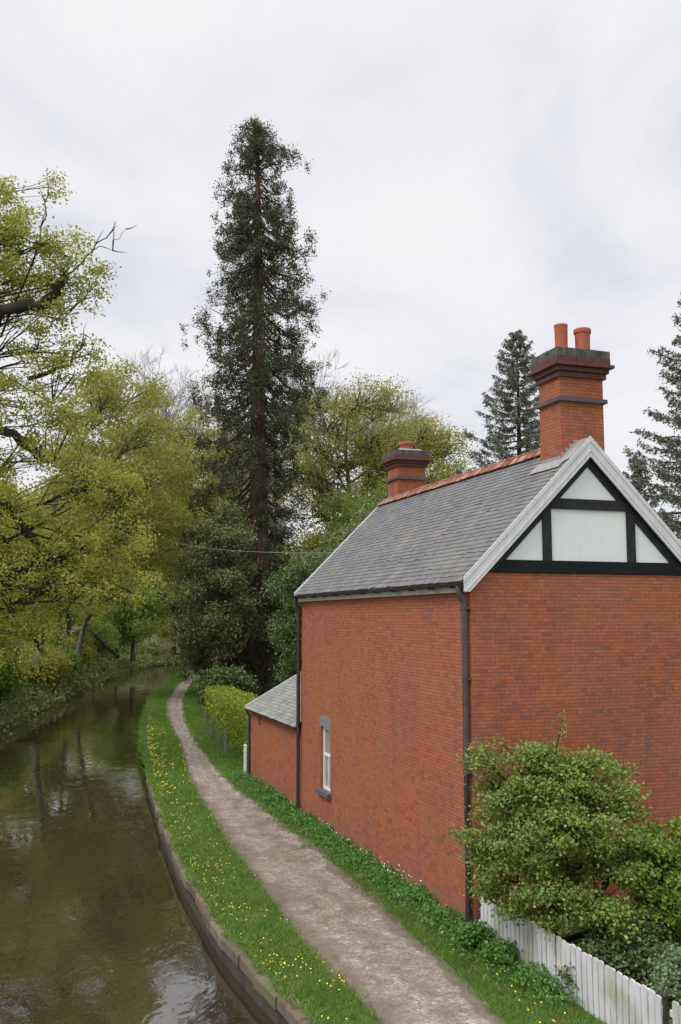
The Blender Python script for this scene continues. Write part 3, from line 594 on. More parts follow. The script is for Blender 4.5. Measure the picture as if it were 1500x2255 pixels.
# ridge tiles
g = Geo(); u = 1.06
while u < LEN + O_ - .01:
    l_ = min(.33, LEN + O_ - u); h = .045 + rng.uniform(-.005, .006); j = rng.normal(0, .004)
    for side in (-1, 1):
        a_ = np.array([C_, 0, ZR + h + .02]); dn = np.array([side * math.cos(SL), 0, -math.sin(SL)]); nm = np.array([side * math.sin(SL), 0, math.cos(SL)])
        lo = [a_, a_ + [0, l_ - .012, 0], a_ + dn * .20 + [0, l_ - .012, 0], a_ + dn * .20]; lo = [q + [0, u, j] for q in lo]; hi = [q + nm * .018 for q in lo]
        g.hexa(lo + hi) if side == -1 else g.hexa(lo[::-1] + hi[::-1])
    g.tube([(C_, u + .002, ZR + h + .045), (C_, u + l_ - .016, ZR + h + .045)], .028, 8)
    g.tube([(C_ - .15, u + .02, ZR + h - .105), (C_ - .0, u + .02, ZR + h + .055)], .018, 6); g.tube([(C_ + .15, u + .02, ZR + h - .105), (C_, u + .02, ZR + h + .055)], .018, 6)
    u += .33
g.build('ridge_tiles', M['terracotta'], house)
# fascia, gutter, downpipes (canal side and garden side)
for side in (-1, 1):
    x0 = -.10 if side == -1 else W + .10
    g = Geo(); g.box(min(x0, x0 + side * .02), max(x0, x0 + side * .02), -.07, LEN + .07, ZE - .21, ZE - .075); g.box(min(x0, x0 - side * .10), max(x0, x0 - side * .10), -.07, LEN + .07, ZE - .185, ZE - .17)
    g.build('fascia', M['fascia'], house)
    gx = -.185 if side == -1 else W + .185
    ring = [(gx + .062 * math.cos(a), 0, ZE - .055 + .062 * math.sin(a)) for a in np.linspace(math.pi, 2 * math.pi, 9)] + [(gx + .05 * math.cos(a), 0, ZE - .055 + .05 * math.sin(a)) for a in np.linspace(2 * math.pi, math.pi, 9)]
    g = Geo(); g.prism([(a, -.09, c) for a, b_, c in ring], (0, LEN + .2, 0))
    gt = g.build('gutter', M['iron'], house)
    if side == -1:
        for u in np.arange(.3, LEN, .93):
            Geo().box(gx - .07, -.122, u, u + .03, ZE - .135, ZE - .1).build('gutter_bracket', M['iron'], gt)
def downpipe(u, zsplit, lowmat, upmat, ztop, zbot):
    g = Geo(); x = -.085
    g.tube([(-.185, u - .0, ztop), (-.185, u, ztop - .10), (-.17, u, ztop - .16), (-.10, u, ztop - .26), (x, u, ztop - .34), (x, u, zsplit)], .053, 10)
    for z in (ztop - .38, (ztop + zsplit) / 2, zsplit + .02): g.lathe((x, u, z), [(.0, -.035), (.06, -.035), (.06, .035), (.0, .035)], 12); g.box(x - .02, 0, u - .075, u + .075, z - .015, z + .015)
    p = g.build('downpipe', upmat, house)
    g = Geo(); g.tube([(x, u, zsplit - .001), (x, u, zbot)], .049, 10)
    for z in (zsplit - .9, zbot + .35): g.lathe((x, u, z), [(.0, -.03), (.056, -.03), (.056, .03), (.0, .03)], 12)
    g.build('downpipe', lowmat, house)
downpipe(.06, 2.6, M['iron'], M['pipe'], ZE - .10, .02)
downpipe(LEN - .04, 2.4, M['iron'], M['iron'], ZE - .10, .02)
# chimneys
def chimney(v0, v1, u0, u1, zb, band, c0, top, pots, label, s=1.0):
    g = Geo(); g.box(v0, v1, u0, u1, zb, band); g.box(v0, v1, u0, u1, band + .075 * s, c0)
    ch = g.build('chimney', M['brick'], house, uv=True); ch['label'] = label
    g = Geo(); g.box(v0 - .06, v1 + .06, u0 - .06, u1 + .06, band, band + .075 * s); g.build('band_course', M['capping'], ch)
    g = Geo(); hh = (top - c0); z = c0
    for p_, dz in ((.05, .17), (.02, .03), (.09, .15), (.06, .025), (.165, .11)):
        g.box(v0 - p_, v1 + p_, u0 - p_, u1 + p_, z, z + dz * hh); z += dz * hh
    p_ = .11; g.box(v0 - p_, v1 + p_, u0 - p_, u1 + p_, z, z + .24 * hh); g.build('corbelling', M['darkbrick'], ch, uv=True); z += .24 * hh
    g = Geo(); g2 = .095
    nbv = 11; dv_ = (v1 - v0 + 2 * p_) / nbv; nbu = 9; du_ = (u1 - u0 + 2 * p_) / nbu
    for i in range(nbv):
        for ua, ub in ((u0 - p_, u0 - p_ + .1), (u1 + p_ - .1, u1 + p_)): g.box(v0 - p_ + i * dv_ + .004, v0 - p_ + (i + 1) * dv_ - .004, ua, ub, z, top + rng.uniform(-.004, .004))
    for i in range(1, nbu - 1):
        for va, vb in ((v0 - p_, v0 - p_ + .1), (v1 + p_ - .1, v1 + p_)): g.box(va, vb, u0 - p_ + i * du_ + .004, u0 - p_ + (i + 1) * du_ - .004, z, top + rng.uniform(-.004, .004))
    g.box(v0 - p_ + .012, v1 + p_ - .012, u0 - p_ + .012, u1 + p_ - .012, z - .001, top - .012); g.build('capping', M['capping'], ch)
    g = Geo(); a, b_ = v0 - .03, v1 + .03; c, d = u0 - .03, u1 + .03
    g.hexa([(a, c, top - .005), (b_, c, top - .005), (b_, d, top - .005), (a, d, top - .005), (a + .16, c + .14, top + .07), (b_ - .16, c + .14, top + .07), (b_ - .16, d - .14, top + .07), (a + .16, d - .14, top + .07)])
    g.build('mortar_flaunching', M['lead'], ch)
    for (pv, pu, r, h, lip, lb) in pots:
        g = Geo(); zz = top + .03
        pr = [(r * .98, 0), (r * .96, h * .35), (r * 1.0, h - .09)]
        pr += [(r * 1.14, h - .085), (r * 1.16, h - .03), (r * 1.08, h), (r * .8, h), (r * .78, h - .3)] if lip else [(r * .98, h - .05), (r * 1.04, h - .045), (r * 1.04, h), (r * .84, h), (r * .82, h - .3)]
        g.lathe((pv, pu, zz), pr, 24); o = g.build('chimney_pot', M['pot'], ch, smooth=False); o['label'] = lb
    return ch
chimney(2.03, 2.95, .28, 1.03, 7.6, 9.20, 9.66, 10.19, [(2.33, .68, .125, .56, False, 'taller plain terracotta pot on the near stack'), (2.76, .62, .145, .50, True, 'shorter lipped terracotta pot on the near stack')], 'large brick chimney stack with two pots behind the near gable apex')
chimney(2.47, 3.30, 9.45, 10.2, 7.3, 9.02, 9.38, 9.83, [(2.88, 9.8, .19, .26, True, 'single short terracotta pot on the far stack')], 'smaller brick chimney stack with one pot at the far end of the ridge')
# lead flashing and mortar fillet round the near chimney
g = Geo(); dn = np.array([-math.cos(SL), 0, -math.sin(SL)]); nm = np.array([-math.sin(SL), 0, math.cos(SL)])
def onroof(v, u, h): return np.array([v, u, zroof(v)]) + nm * h
for (va, ua, vb, ub) in ((1.86, .10, 2.05, 1.14),):
    lo = [onroof(vb, ua, .02), onroof(vb, ub, .02), onroof(va, ub, .025), onroof(va, ua, .025)]; g.hexa(lo + [q + nm * .012 for q in lo])
lo = [onroof(2.39, -.07, .018), onroof(2.39, .30, .018), onroof(1.92, .30, .022), onroof(2.0, -.07, .022)]; g.hexa(lo + [q + nm * .014 for q in lo])
for i in range(4):      # stepped soakers up the front of the stack
    z = zroof(2.05) + .02 + i * .08; g.box(2.03 + i * .085, 2.03 + i * .085 + .09, .268, .281, z - .1, z + .12)
g.box(2.018, 2.031, .30, 1.0, zroof(2.03) - .05, zroof(2.03) + .10)
g.build('lead_flashing', M['lead'], house)

# ---- outbuilding
OU0, OU1, OH, OW = LEN + .001, 16.34, 2.20, 3.6
ob = thing('outbuilding', 'low brick outbuilding with pale slate roof joined to the far end of the house', 'outbuilding', hw(0, OU0), HA)
ol = OU1 - OU0; TN2 = .56; rz_ = OH + .12 + (OW / 2 + .15) * TN2
g = Geo()
quad(g, (0.03, ol, -.1), (0.03, 0, -.1), (0.03, 0, OH + .1), (0.03, ol, OH + .1)); quad(g, (OW, 0, -.1), (OW, ol, -.1), (OW, ol, OH + .1), (OW, 0, OH + .1))
quad(g, (OW, ol, -.1), (0.03, ol, -.1), (0.03, ol, OH + .1), (OW, ol, OH + .1)); g.add([(0.03, ol, OH + .1), (OW / 2, ol, rz_ - .1), (OW, ol, OH + .1)], [(0, 2, 1)])
g.build('wall', M['brick'], ob, uv=True)
cc = OW / 2; vl = cc + .15
g = Geo()
for side in (-1, 1):
    e_ = cc + side * vl; q = [(cc, .01, rz_), (cc, ol + .08, rz_), (e_, ol + .08, rz_ - vl * TN2), (e_, .01, rz_ - vl * TN2)]; q2 = [(a, b_, c - .05) for a, b_, c in q]
    if side == 1: q, q2 = q[::-1], q2[::-1]
    g.hexa(q2 + q)
rf = g.build('roof', M['slate_light'], ob)
for side in (-1, 1): slates(side, .02, ol + .10, cc, rz_, TN2, vl, .13, .20).build('slate_covering', M['slate_light'], rf)
for side in (-1, 1):
    g = Geo(); e_ = cc + side * vl
    g.prism([(cc, ol + .101, rz_ + .05), (e_, ol + .101, rz_ - vl * TN2 + .05), (e_, ol + .101, rz_ - vl * TN2 - .07), (cc, ol + .101, rz_ - .07)][::side], (0, .03, 0)); g.build('verge_board', M['barge'], ob)
g = Geo(); g.box(-.06, -.035, 0.02, ol + .05, OH + .0, OH + .10); g.box(-.035, .03, .02, ol + .05, OH + .03, OH + .045); g.build('fascia', M['fascia'], ob)
g = Geo(); gx = -.125; zz = rz_ - vl * TN2 - .05
ring = [(gx + .052 * math.cos(a), zz + .052 * math.sin(a)) for a in np.linspace(math.pi, 2 * math.pi, 7)] + [(gx + .042 * math.cos(a), zz + .042 * math.sin(a)) for a in np.linspace(2 * math.pi, math.pi, 7)]
g.prism([(a, .02, c) for a, c in ring], (0, ol + .05, 0)); g.build('gutter', M['iron'], ob)
g = Geo(); g.tube([(gx, ol - .03, zz - .03), (gx + .02, ol - .03, zz - .10), (-.03, ol - .02, zz - .2), (-.03, ol - .02, .0)], .038, 8); g.build('downpipe', M['iron'], ob)
g = Geo(); g.tube([(-.02, ol - 1.35, OH - .02), (-.02, ol - 1.35, OH - .32)], .018, 6); g.build('vent_pipe', M['iron'], ob)

# ---- fences
PWD, PIT = .108, .131
def picket_fence(label, ua, ub, h, rng, v=0.0, name='picket_fence'):
    f = thing(name, label, 'fence', hw(v, ub), HA, None); ln = ua - ub
    n = int(ln / PIT)
    for i in range(n):
        y = i * PIT; hh = h + rng.normal(0, .009); tl = rng.normal(0, .007); g = Geo()
        z0_ = .02
        g.prism([(-.011, y, z0_), (-.011, y + PWD, z0_), (-.011 + tl, y + PWD, hh - .018), (-.011 + tl, y + PWD * .84, hh - .003), (-.011 + tl, y + PWD * .5, hh), (-.011 + tl, y + PWD * .16, hh - .003), (-.011 + tl, y, hh - .018)], (.020, 0, 0))
        g.build('picket', M['fence'], f)
    for z in (.22, h - .2): Geo().box(.0105, .055, 0, ln, z, z + .07).build('rail', M['fence'], f)
    y = .35
    while y < ln:
        Geo().box(.056, .13, y, y + .075, -.05, h - .06).build('post', M['fence'], f); y += 1.7
    return f
picket_fence('long white close boarded picket fence running from the house corner along the path', -.12, -4.92, .77, rng)
picket_fence('short piece of white picket fence past the dark post at the bottom right corner', -5.06, -7.6, .80, rng)
pp = thing('gate_post', 'slim dark metal post between the two white fence lengths at the bottom right', 'post', hw(.0, -4.99), HA)
Geo().tube([(0, 0, -.05), (0, 0, .80)], .028, 10).build('shaft', M['iron'], pp)
Geo().lathe((0, 0, .79), [(.0, 0), (.038, 0), (.042, .02), (.03, .045), (0, .055)], 12).build('cap', M['iron'], pp)
wp = thing('garden_gate', 'narrow white gate seen edge on at the far corner of the outbuilding', 'gate', hw(-.12, 16.50), HA - .22)
g = Geo(); g.box(-.045, .045, -.045, .045, -.05, 1.08); g.add([(-.055, -.055, 1.08), (.055, -.055, 1.08), (.055, .055, 1.08), (-.055, .055, 1.08), (0, 0, 1.13)], [(0, 1, 4), (1, 2, 4), (2, 3, 4), (3, 0, 4)]); g.build('post', M['white'], wp)
for z in (.28, .85): Geo().box(.02, .05, .05, .98, z, z + .07).build('rail', M['white'], wp)
for i in range(7): Geo().box(-.004, .018, .07 + i * .13, .15 + i * .13, .12, 1.0).build('picket', M['white'], wp)

# overhead cable
p0, p1 = np.array(hw(1.05, LEN + .12, 7.02)), np.array((-20.5, 92, 14.2)); tt = np.linspace(0, 1, 40)[:, None]; P = p0 + (p1 - p0) * tt; P[:, 2:3] -= 3.0 * tt * (1 - tt)
g = Geo(); g.tube(P - p0, .010, 5); o = g.build('overhead_cable', M['cable']); o.location = p0; tag(o, 'thin pale cable slung from the far end of the house roof towards the trees', 'cable')
# ------------------------------------------------------------------ vegetation
def build_tree(name, label, cat, group, base, H, tr, blobs, n_clump, per, cr, lsz, lm, bark, seed, lean=(0, 0), twigk=1.0, up=.5, trunk_top=.82, flat=.7, shell=.55, extra=None, limb_r=.30, sag=.06, fork=None):
    """blobs: (x, y, z, r) relative to base; leaf clumps fill the blobs, limbs reach every blob, twigs every clump"""
    rg = np.random.default_rng(seed); root = thing(name, label, cat, base, 0, group)
    tn = 9; top = np.array([lean[0], lean[1], H * trunk_top]); tp = curvepts((0, 0, -.3), top, tn, rg, 0, .012); tr_r = tr * (1 - np.linspace(0, 1, tn) ** .8 * .82); tr_r[0] *= 1.35
    g = Geo(); g.tube(tp, tr_r, 10)
    bl = np.array(blobs, float); vol = bl[:, 3] ** 2; pr = vol / vol.sum(); gl = Geo()
    for bi, (bx, by, bz, br) in enumerate(bl):
        hz = np.clip(bz - (math.hypot(bx, by)) * .55, H * .12, H * trunk_top * .97)
        k = np.interp(hz, tp[:, 2], np.arange(tn)); s = np.array([np.interp(k, np.arange(tn), tp[:, i]) for i in range(3)])
        r0 = np.interp(k, np.arange(tn), tr_r) * (limb_r + .25 * br / (bl[:, 3].max() + 1e-6))
        tgt = np.array([bx, by, bz - br * .25]); lp = curvepts(s, tgt, 9, rg, sag, .07); g.tube(lp, np.linspace(r0, r0 * .22 + .012, 9), 6)
        nc = max(3, int(n_clump * pr[bi])); d = unit(rg.normal(size=(nc, 3))); rr = br * (shell + (1 - shell) * rg.uniform(0, 1, nc) ** .6)[:, None] * rg.uniform(.75, 1.12, (nc, 1))
        c = np.array([bx, by, bz]) + d * rr * [1, 1, .82]
        for ci in range(nc):
            if ci % 1 == 0 and twigk > 0:
                q = lp[rg.integers(4, 9)]; wp_ = curvepts(q, c[ci], 4, rg, .04, .06); g.tube(wp_, np.linspace(.045 * twigk, .010 * twigk, 4), 3, cap=False)
        LK = .80 if H > 7 else 1.0; nl = int(per * (1.5 if H > 7 else 1)); C = np.repeat(c, nl, 0) + rg.normal(size=(nc * nl, 3)) * cr * [1, 1, flat]
        if nl: leaves(gl, C, lsz * LK, rg, up)
    if extra: extra(g, gl, rg)
    g.build('trunk', bark, root, smooth=True)
    if gl.n: gl.build('crown', lm, root)
    return root
def dome(R, z0, z1, n, rg, br=.36, squash=1.0, wob=.12):
    """blob layout for a rounded broadleaf crown"""
    out_ = []; cz = (z0 + z1) / 2; hz = (z1 - z0) / 2
    for i in range(n):
        ph = i * 2.39996 + rg.uniform(-.3, .3); t_ = (i + .5) / n; z = 1 - 2 * t_; rr = math.sqrt(max(0, 1 - z * z)); k = rg.uniform(1 - wob * 2, 1 + wob) * (1 - br * .8)
        out_.append((R * rr * math.cos(ph) * k, R * rr * math.sin(ph) * k * squash, cz + hz * z * k, R * br * rg.uniform(.75, 1.2)))
    out_.append((0, 0, cz, R * br * 1.2)); return out_
rt_ = np.random.default_rng(21)

# the giant sequoia
def sequoia():
    rg = np.random.default_rng(5); base = (-5.5, 67.5, 0); H = 41.2
    root = thing('sequoia_tree', 'giant dark conifer with a tall bare reddish trunk towering over the canal bend', 'tree', base)
    g, gl = Geo(), Geo(); hs = np.array([-.3, .6, 2, 5, 10, 18, 26, 34, 39, H]); rs = np.array([1.35, 1.05, .86, .75, .68, .56, .42, .26, .12, .03])
    tp = np.column_stack([-.018 * hs + .05 * np.sin(hs * .3), .0 * hs, hs]); tp[:, 0] += np.clip(hs - 20, 0, 50) * .010
    g.tube(tp, rs, 14)
    prof_h = [1, 4, 8, 12, 14.5, 18, 20, 22, 24.5, 27, 30, 33, 35.5, 37.5, 39, 40.4, 41.4]
    prof_r = [3.0, 4.4, 4.8, 4.9, 4.7, 4.2, 3.9, 4.2, 4.5, 4.3, 4.0, 3.7, 3.3, 2.6, 2.0, 1.3, .5]
    n = 340
    for i in range(n):
        h = 2.0 + (H - 2.3) * ((i + rg.uniform()) / n) ** .92
        if 13.5 < h < 19 and rg.random() < .25: continue
        az = i * 2.39996 + rg.uniform(-.5, .5); L_ = np.interp(h, prof_h, prof_r) * rg.uniform(.55, 1.18)
        if 4 < h < 16 and math.cos(az) < -.1: L_ *= 1.25
        if 4 < h < 18 and math.cos(az) > .2: L_ *= .75
        s = np.array([np.interp(h, hs, tp[:, 0]), 0, h]); dr = np.array([math.cos(az), math.sin(az), 0])
        drop = -.52 - .25 * (1 - h / H) if h < 37 else (.25 if h < 40 else .5)
        k = 7; tt = np.linspace(0, 1, k)[:, None]; pts = s + dr * L_ * tt + np.array([0, 0, 1]) * L_ * (drop * tt * 1.7 + (-drop * 1.15) * tt ** 2.6); pts += rg.normal(size=(k, 3)) * .06 * L_ * tt
        g.tube(pts, np.linspace(.03 + .016 * L_, .012, k), 4, cap=False)
        ncl = int(3 + L_ * 2.1)
        for j in range(ncl):
            f = .30 + .72 * (j + rg.uniform()) / ncl; q = np.array([np.interp(f * (k - 1), np.arange(k), pts[:, a]) for a in range(3)])
            q = q + rg.normal(size=3) * [.30, .30, .22] * (0.5 + f); r_ = rg.uniform(.12, .34) * (.7 + .4 * f)
            if rg.random() < .12: continue
            m_l = int(100 * (r_ / .27) ** 2) + 8; C = q + rg.normal(size=(m_l, 3)) * r_ * [.7, .7, .95] + np.array([0, 0, -.35 * r_])
            leaves(gl, C, .145, rg, .3, .26, axis=np.tile(dr * .4 + np.array([0, 0, -.2]), (m_l, 1)))
    g.build('trunk', M['redbark'], root, smooth=True); gl.build('crown', M['seqleaf'], root); return root
sequoia()

def spruce(label, base, H, Rm, seed, gap=.12, n=150, droop=-.22, dens=1.0):
    rg = np.random.default_rng(seed); root = thing('spruce_tree', label, 'tree', base, 0, 'spruce trees behind the house'); g, gl = Geo(), Geo()
    g.tube([(0, 0, -.3), (0, 0, H * .4), (.05, 0, H * .8), (0, 0, H)], [.30, .2, .08, .015], 8)
    for i in range(n):
        f = (i + rg.uniform()) / n; h = 1.2 + (H - 1.3) * f ** .9; L_ = Rm * (1 - h / H) ** .78 * rg.uniform(.62, 1.15) + .15; az = i * 2.39996 + rg.uniform(-.4, .4); dr = np.array([math.cos(az), math.sin(az), 0.0])
        k = 7; tt = np.linspace(0, 1, k)[:, None]; up_ = .30 * (h / H) ** 2
        pts = np.array([0, 0, h]) + dr * L_ * tt + np.array([0, 0, 1]) * L_ * ((droop + up_) * tt * 1.5 + .32 * tt ** 3); pts += rg.normal(size=(k, 3)) * .02 * L_ * tt
        g.tube(pts, np.linspace(.012 + .012 * L_, .006, k), 3, cap=False)
        # side sprays, set along the branch like a fish bone and hanging a little
        m_ = int((12 + 34 * L_) * dens); fs = rg.uniform(.12, 1.0, m_); q = np.stack([np.interp(fs * (k - 1), np.arange(k), pts[:, a]) for a in range(3)], 1)
        sd_ = np.cross(dr, [0, 0, 1])[None] * rg.choice([-1, 1], (m_, 1)); ax = unit(sd_ * .8 + dr * .7 + np.array([0, 0, -.38]) + rg.normal(size=(m_, 3)) * .25)
        ln = (.18 + .30 * L_ * (1 - fs) * .5)[:, None] * rg.uniform(.6, 1.2, (m_, 1)); ns = 6
        for j in range(ns):
            C = q + ax * ln * (j + .5) / ns + rg.normal(size=(m_, 3)) * .045; C[:, 2] -= .04 * j * ln[:, 0]
            leaves(gl, C, .13, rg, .2, .18, axis=ax + rg.normal(size=(m_, 3)) * .5)
    g.build('trunk', M['darkbark'], root, smooth=True); gl.build('crown', M['spruceleaf'], root); return root
spruce('pointed dark spruce standing behind the roof, just left of the big chimney', (8.95, 48, 0), 19.8, 6.3, 31, n=210)
spruce('tall wide spruce rising at the right edge beyond the house gable', (14.1, 36, 0), 18.9, 5.9, 32, n=230)
spruce('lower grey green spruce peeping over the right slope of the gable', (13.2, 42.5, 0), 12.4, 3.4, 33, n=130, dens=.8)

# the old oak at the left edge
def oak_extra(g, gl, rg):
    for pts, r0, r1 in (([(0, 0, 9), (3.0, -.8, 11.2), (5.2, -1.0, 13.0), (6.6, -1.0, 15.9), (8.1, -1, 16.2), (8.8, -.9, 17.0), (8.65, -.8, 17.5)], .34, .12),
                        ([(0, 0, 8), (4, -.6, 10), (6.4, -.9, 11.9), (7.4, -1, 11.4), (8.3, -1, 10.6)], .26, .10),
                        ([(0, 0, 6), (3, -1, 8.0), (5.5, -1.3, 8.6), (7.2, -1.3, 9.1), (8.4, -1, 7.3), (9.3, -1, 6.6)], .28, .09),
                        ([(0, 0, 5), (4, -1, 5.5), (6.6, -1.3, 6.5), (7.6, -1.2, 5.1)], .2, .07),
                        ([(6.6, -1, 15.0), (7.9, -1, 18.6), (8.1, -1, 20.2)], .045, .015),
                        ([(8.8, -.9, 17.3), (9.6, -.6, 18.2), (10.1, -.5, 18.9), (10.4, -.5, 19.4)], .035, .008),
                        ([(9.6, -.6, 18.2), (10.2, -.6, 18.5), (10.8, -.6, 19.1)], .02, .006), ([(7.6, -1, 13.5), (8.8, -.8, 14.0), (9.5, -.8, 14.9)], .09, .03)):
        P = np.array(pts, float) - [0, 0, 1.9]; s = np.linspace(0, 1, len(P)); ss = np.linspace(0, 1, len(P) * 3); Q = np.stack([np.interp(ss, s, P[:, i]) for i in range(3)], 1); Q[1:-1] += rg.normal(size=Q[1:-1].shape) * .07
        g.tube(Q, np.linspace(r0, r1, len(Q)), 8)
        fw = unit(Q[-1] - Q[-4])
        for _ in range(12 if r0 > .1 else 3):
            q = Q[rg.integers(len(Q) // 3, len(Q))]; e_ = q + unit(rg.normal(size=3) * .55 + fw * .8 + np.array([0, 0, .2])) * rg.uniform(.4, 1.1); g.tube(curvepts(q, e_, 5, rg, 0, .04), np.linspace(.03, .006, 5), 3, cap=False)
ob_ = [(8.6, -1, 17.2, .9), (7.7, -1, 18.6, .8), (8.2, -.9, 20.4, .55), (9.9, -.8, 17.2, .6), (8.4, -.9, 15.7, .8), (9.7, -.9, 14.6, .7), (0, 0, 19, 3.2), (3.5, -1, 20.0, 1.9), (6.2, -1, 19.4, 1.7), (7.4, -1.5, 18.2, 1.4), (9.0, -1, 18.1, .9), (5, 2, 18, 2.2), (7.2, 0, 16.8, 1.3), (9.4, -.6, 16.7, .75), (7.9, -1, 14.8, 1.0), (9.2, -1, 13.9, 1.05),
       (5.5, -1.4, 13.5, 1.5), (7.6, -1.4, 12.7, 1.35), (9.2, -1, 12.2, 1.0), (6.2, -1.8, 10.7, 1.4), (8.4, -1.3, 11.0, 1.1), (9.7, -1, 9.9, 1.25), (11.0, -.6, 9.6, .8), (7.4, -2.0, 9.0, 1.4), (9.4, -1.2, 8.0, 1.5),
       (11.2, -.8, 7.9, 1.0), (7.2, -2.2, 6.8, 1.5), (9.6, -1.5, 6.2, 1.45), (11.4, -1, 6.3, .9), (6.9, -2.4, 4.6, 1.3), (8.6, -1.8, 4.4, 1.2), (-3, 0, 16, 3), (-4, 1, 11, 3), (0, -3, 13, 2.5), (2, -3, 9, 2.2), (2, 3, 14, 2.6), (10.3, -.6, 7.2, .9)]
build_tree('oak_tree', 'big gnarled oak leaning over the water at the left edge with fresh yellow green leaves', 'tree', 'broadleaf trees on the far bank', (-18.5, 34, 1.9), 16, .62,
           [(a, b_, c - 1.9, d) for a, b_, c, d in ob_], 1350, 64, .21, .115, M['oakleaf'], M['darkbark'], 51, limb_r=.10, sag=.10, twigk=.6, extra=lambda g, gl, rg: oak_extra(g, gl, rg), shell=.5)

def bt(label, x, y, z, H, R, z0, lm, seed, nb=16, n=300, per=70, lsz=.21, cr=.42, name='broadleaf_tree', group='broadleaf trees on the far bank', bark=None, tr=.24, br=.36, twigk=1.0, shift=0.0, **k):
    rg = np.random.default_rng(seed)
    return build_tree(name, label, 'tree', group, (x, y, z), H, tr, [(a + shift, b_, c, d) for a, b_, c, d in dome(R, z0, H, nb, rg, br)], n, per, cr, lsz, lm, bark or M['bark'], seed, twigk=twigk, **k)
bt('golden green tree on the far bank, the first behind the leaning oak', -18.0, 47.5, 2.0, 10.2, 5.2, 1.5, M['oakleaf'], 61, 20, 420, 70, .17, .38)
bt('rounded olive gold tree whose top meets the sky right of the leaning oak', -19.6, 63, 2.4, 20.5, 5.6, 2.4, M['oliveleaf'], 62, 20, 420, 80, .2, .42, shift=4.2, lean=(3, 0))
bt('olive brown budding tree beyond the rounded gold one on the far bank', -20.6, 76, 1.5, 23.5, 5.4, 2.4, M['oliveleaf'], 63, 18, 360, 70, .22, .45, shift=4.0, lean=(3, 0))
bt('bushy mid green tree on the far bank above the canal bend', -23.5, 84, 2.8, 17.0, 5.2, 2.0, M['midleaf'], 64, 16, 320, 75, .24, .5)
bt('pale leafy tree closing the bend of the canal, left of the dark conifer', -18.5, 112, 1.6, 31.0, 8.2, 2.0, M['oliveleaf'], 65, 18, 360, 75, .30, .6)
bt('fresh green tree low over the bend just left of the yellow bush', -21.0, 99, 1.2, 9.5, 4.0, 1.0, M['midleaf'], 66, 14, 260, 80, .25, .5)
bt('tall olive tree far behind, left of the conifer trunk', -15.5, 130, 0.8, 35.0, 9.0, 3.0, M['oliveleaf'], 67, 20, 380, 75, .34, .75)
bt('slender leafy tree behind the oak at the left edge of the picture', -24.5, 52, 3.6, 8.2, 5.5, 2.0, M['oliveleaf'], 68, 18, 360, 70, .2, .45)
# evergreens round the sequoia
bt('dark bushy yew standing left of the giant conifer trunk', -7.9, 62.5, 0, 14.6, 2.7, .4, M['yewleaf'], 71, 22, 260, 70, .17, .34, 'yew_tree', 'evergreens round the giant conifer', tr=.35)
bt('second yew, lower and nearer the towpath end, under the giant conifer', -9.6, 70, 0, 11.0, 2.3, 1.0, M['yewleaf'], 72, 18, 360, 90, .17, .34, 'yew_tree', 'evergreens round the giant conifer', tr=.3)
bt('grey green evergreen drooping beside the towpath bend', -12.0, 86, 0, 9.0, 2.1, 0.6, M['yewleaf'], 73, 16, 300, 90, .2, .36, 'yew_tree', 'evergreens round the giant conifer', tr=.3)
bt('dark glossy holly filling the gap between the conifer trunk and the house', -1.2, 52, 0, 9.4, 2.5, .6, M['darkleaf'], 74, 20, 420, 95, .15, .32, 'holly_tree', 'evergreens round the giant conifer', tr=.25)
bt('low dark bush just left of the conifer trunk foot, behind the hedge', -7.1, 60, 0, 1.9, 1.5, .1, M['darkleaf'], 75, 16, 300, 95, .15, .3, 'holly_tree', 'evergreens round the giant conifer', tr=.16)
bt('broad dark evergreen mass behind the outbuilding roof', .8, 62, 0, 12.5, 4.2, .6, M['yewleaf'], 76, 20, 420, 95, .19, .4, 'yew_tree', 'evergreens round the giant conifer', tr=.3)
# trees right of the sequoia
GR = 'trees behind the house roof'
bt('tall spreading half leafed tree between the giant conifer and the small chimney', 0.7, 80, 0, 27.5, 7.2, 9, M['oliveleaf'], 81, 30, 900, 30, .19, .5, 'beech_tree', GR, tr=.5, twigk=1.5, shell=.4)
bt('fresh green tree under the spreading one, just left of the small chimney', 2.2, 72, 0, 16.0, 4.6, 4, M['midleaf'], 82, 16, 300, 60, .2, .45, 'beech_tree', GR)
bt('rounded olive tree rising behind the small chimney', 7.2, 93, 0, 27.8, 6.0, 8, M['oliveleaf'], 83, 22, 620, 48, .22, .5, 'beech_tree', GR, tr=.4, twigk=1.4)
bt('thin pale tree just right of the small chimney, over the ridge', 10.8, 98, 0, 21.5, 4.0, 6, M['oliveleaf'], 84, 16, 360, 22, .22, .5, 'beech_tree', GR, twigk=1.3)
bt('low green tree seen between the conifer trunk and the roof edge', -1.8, 76, 0, 13.5, 4.2, 2, M['oliveleaf'], 85, 14, 260, 60, .22, .45, 'beech_tree', GR)

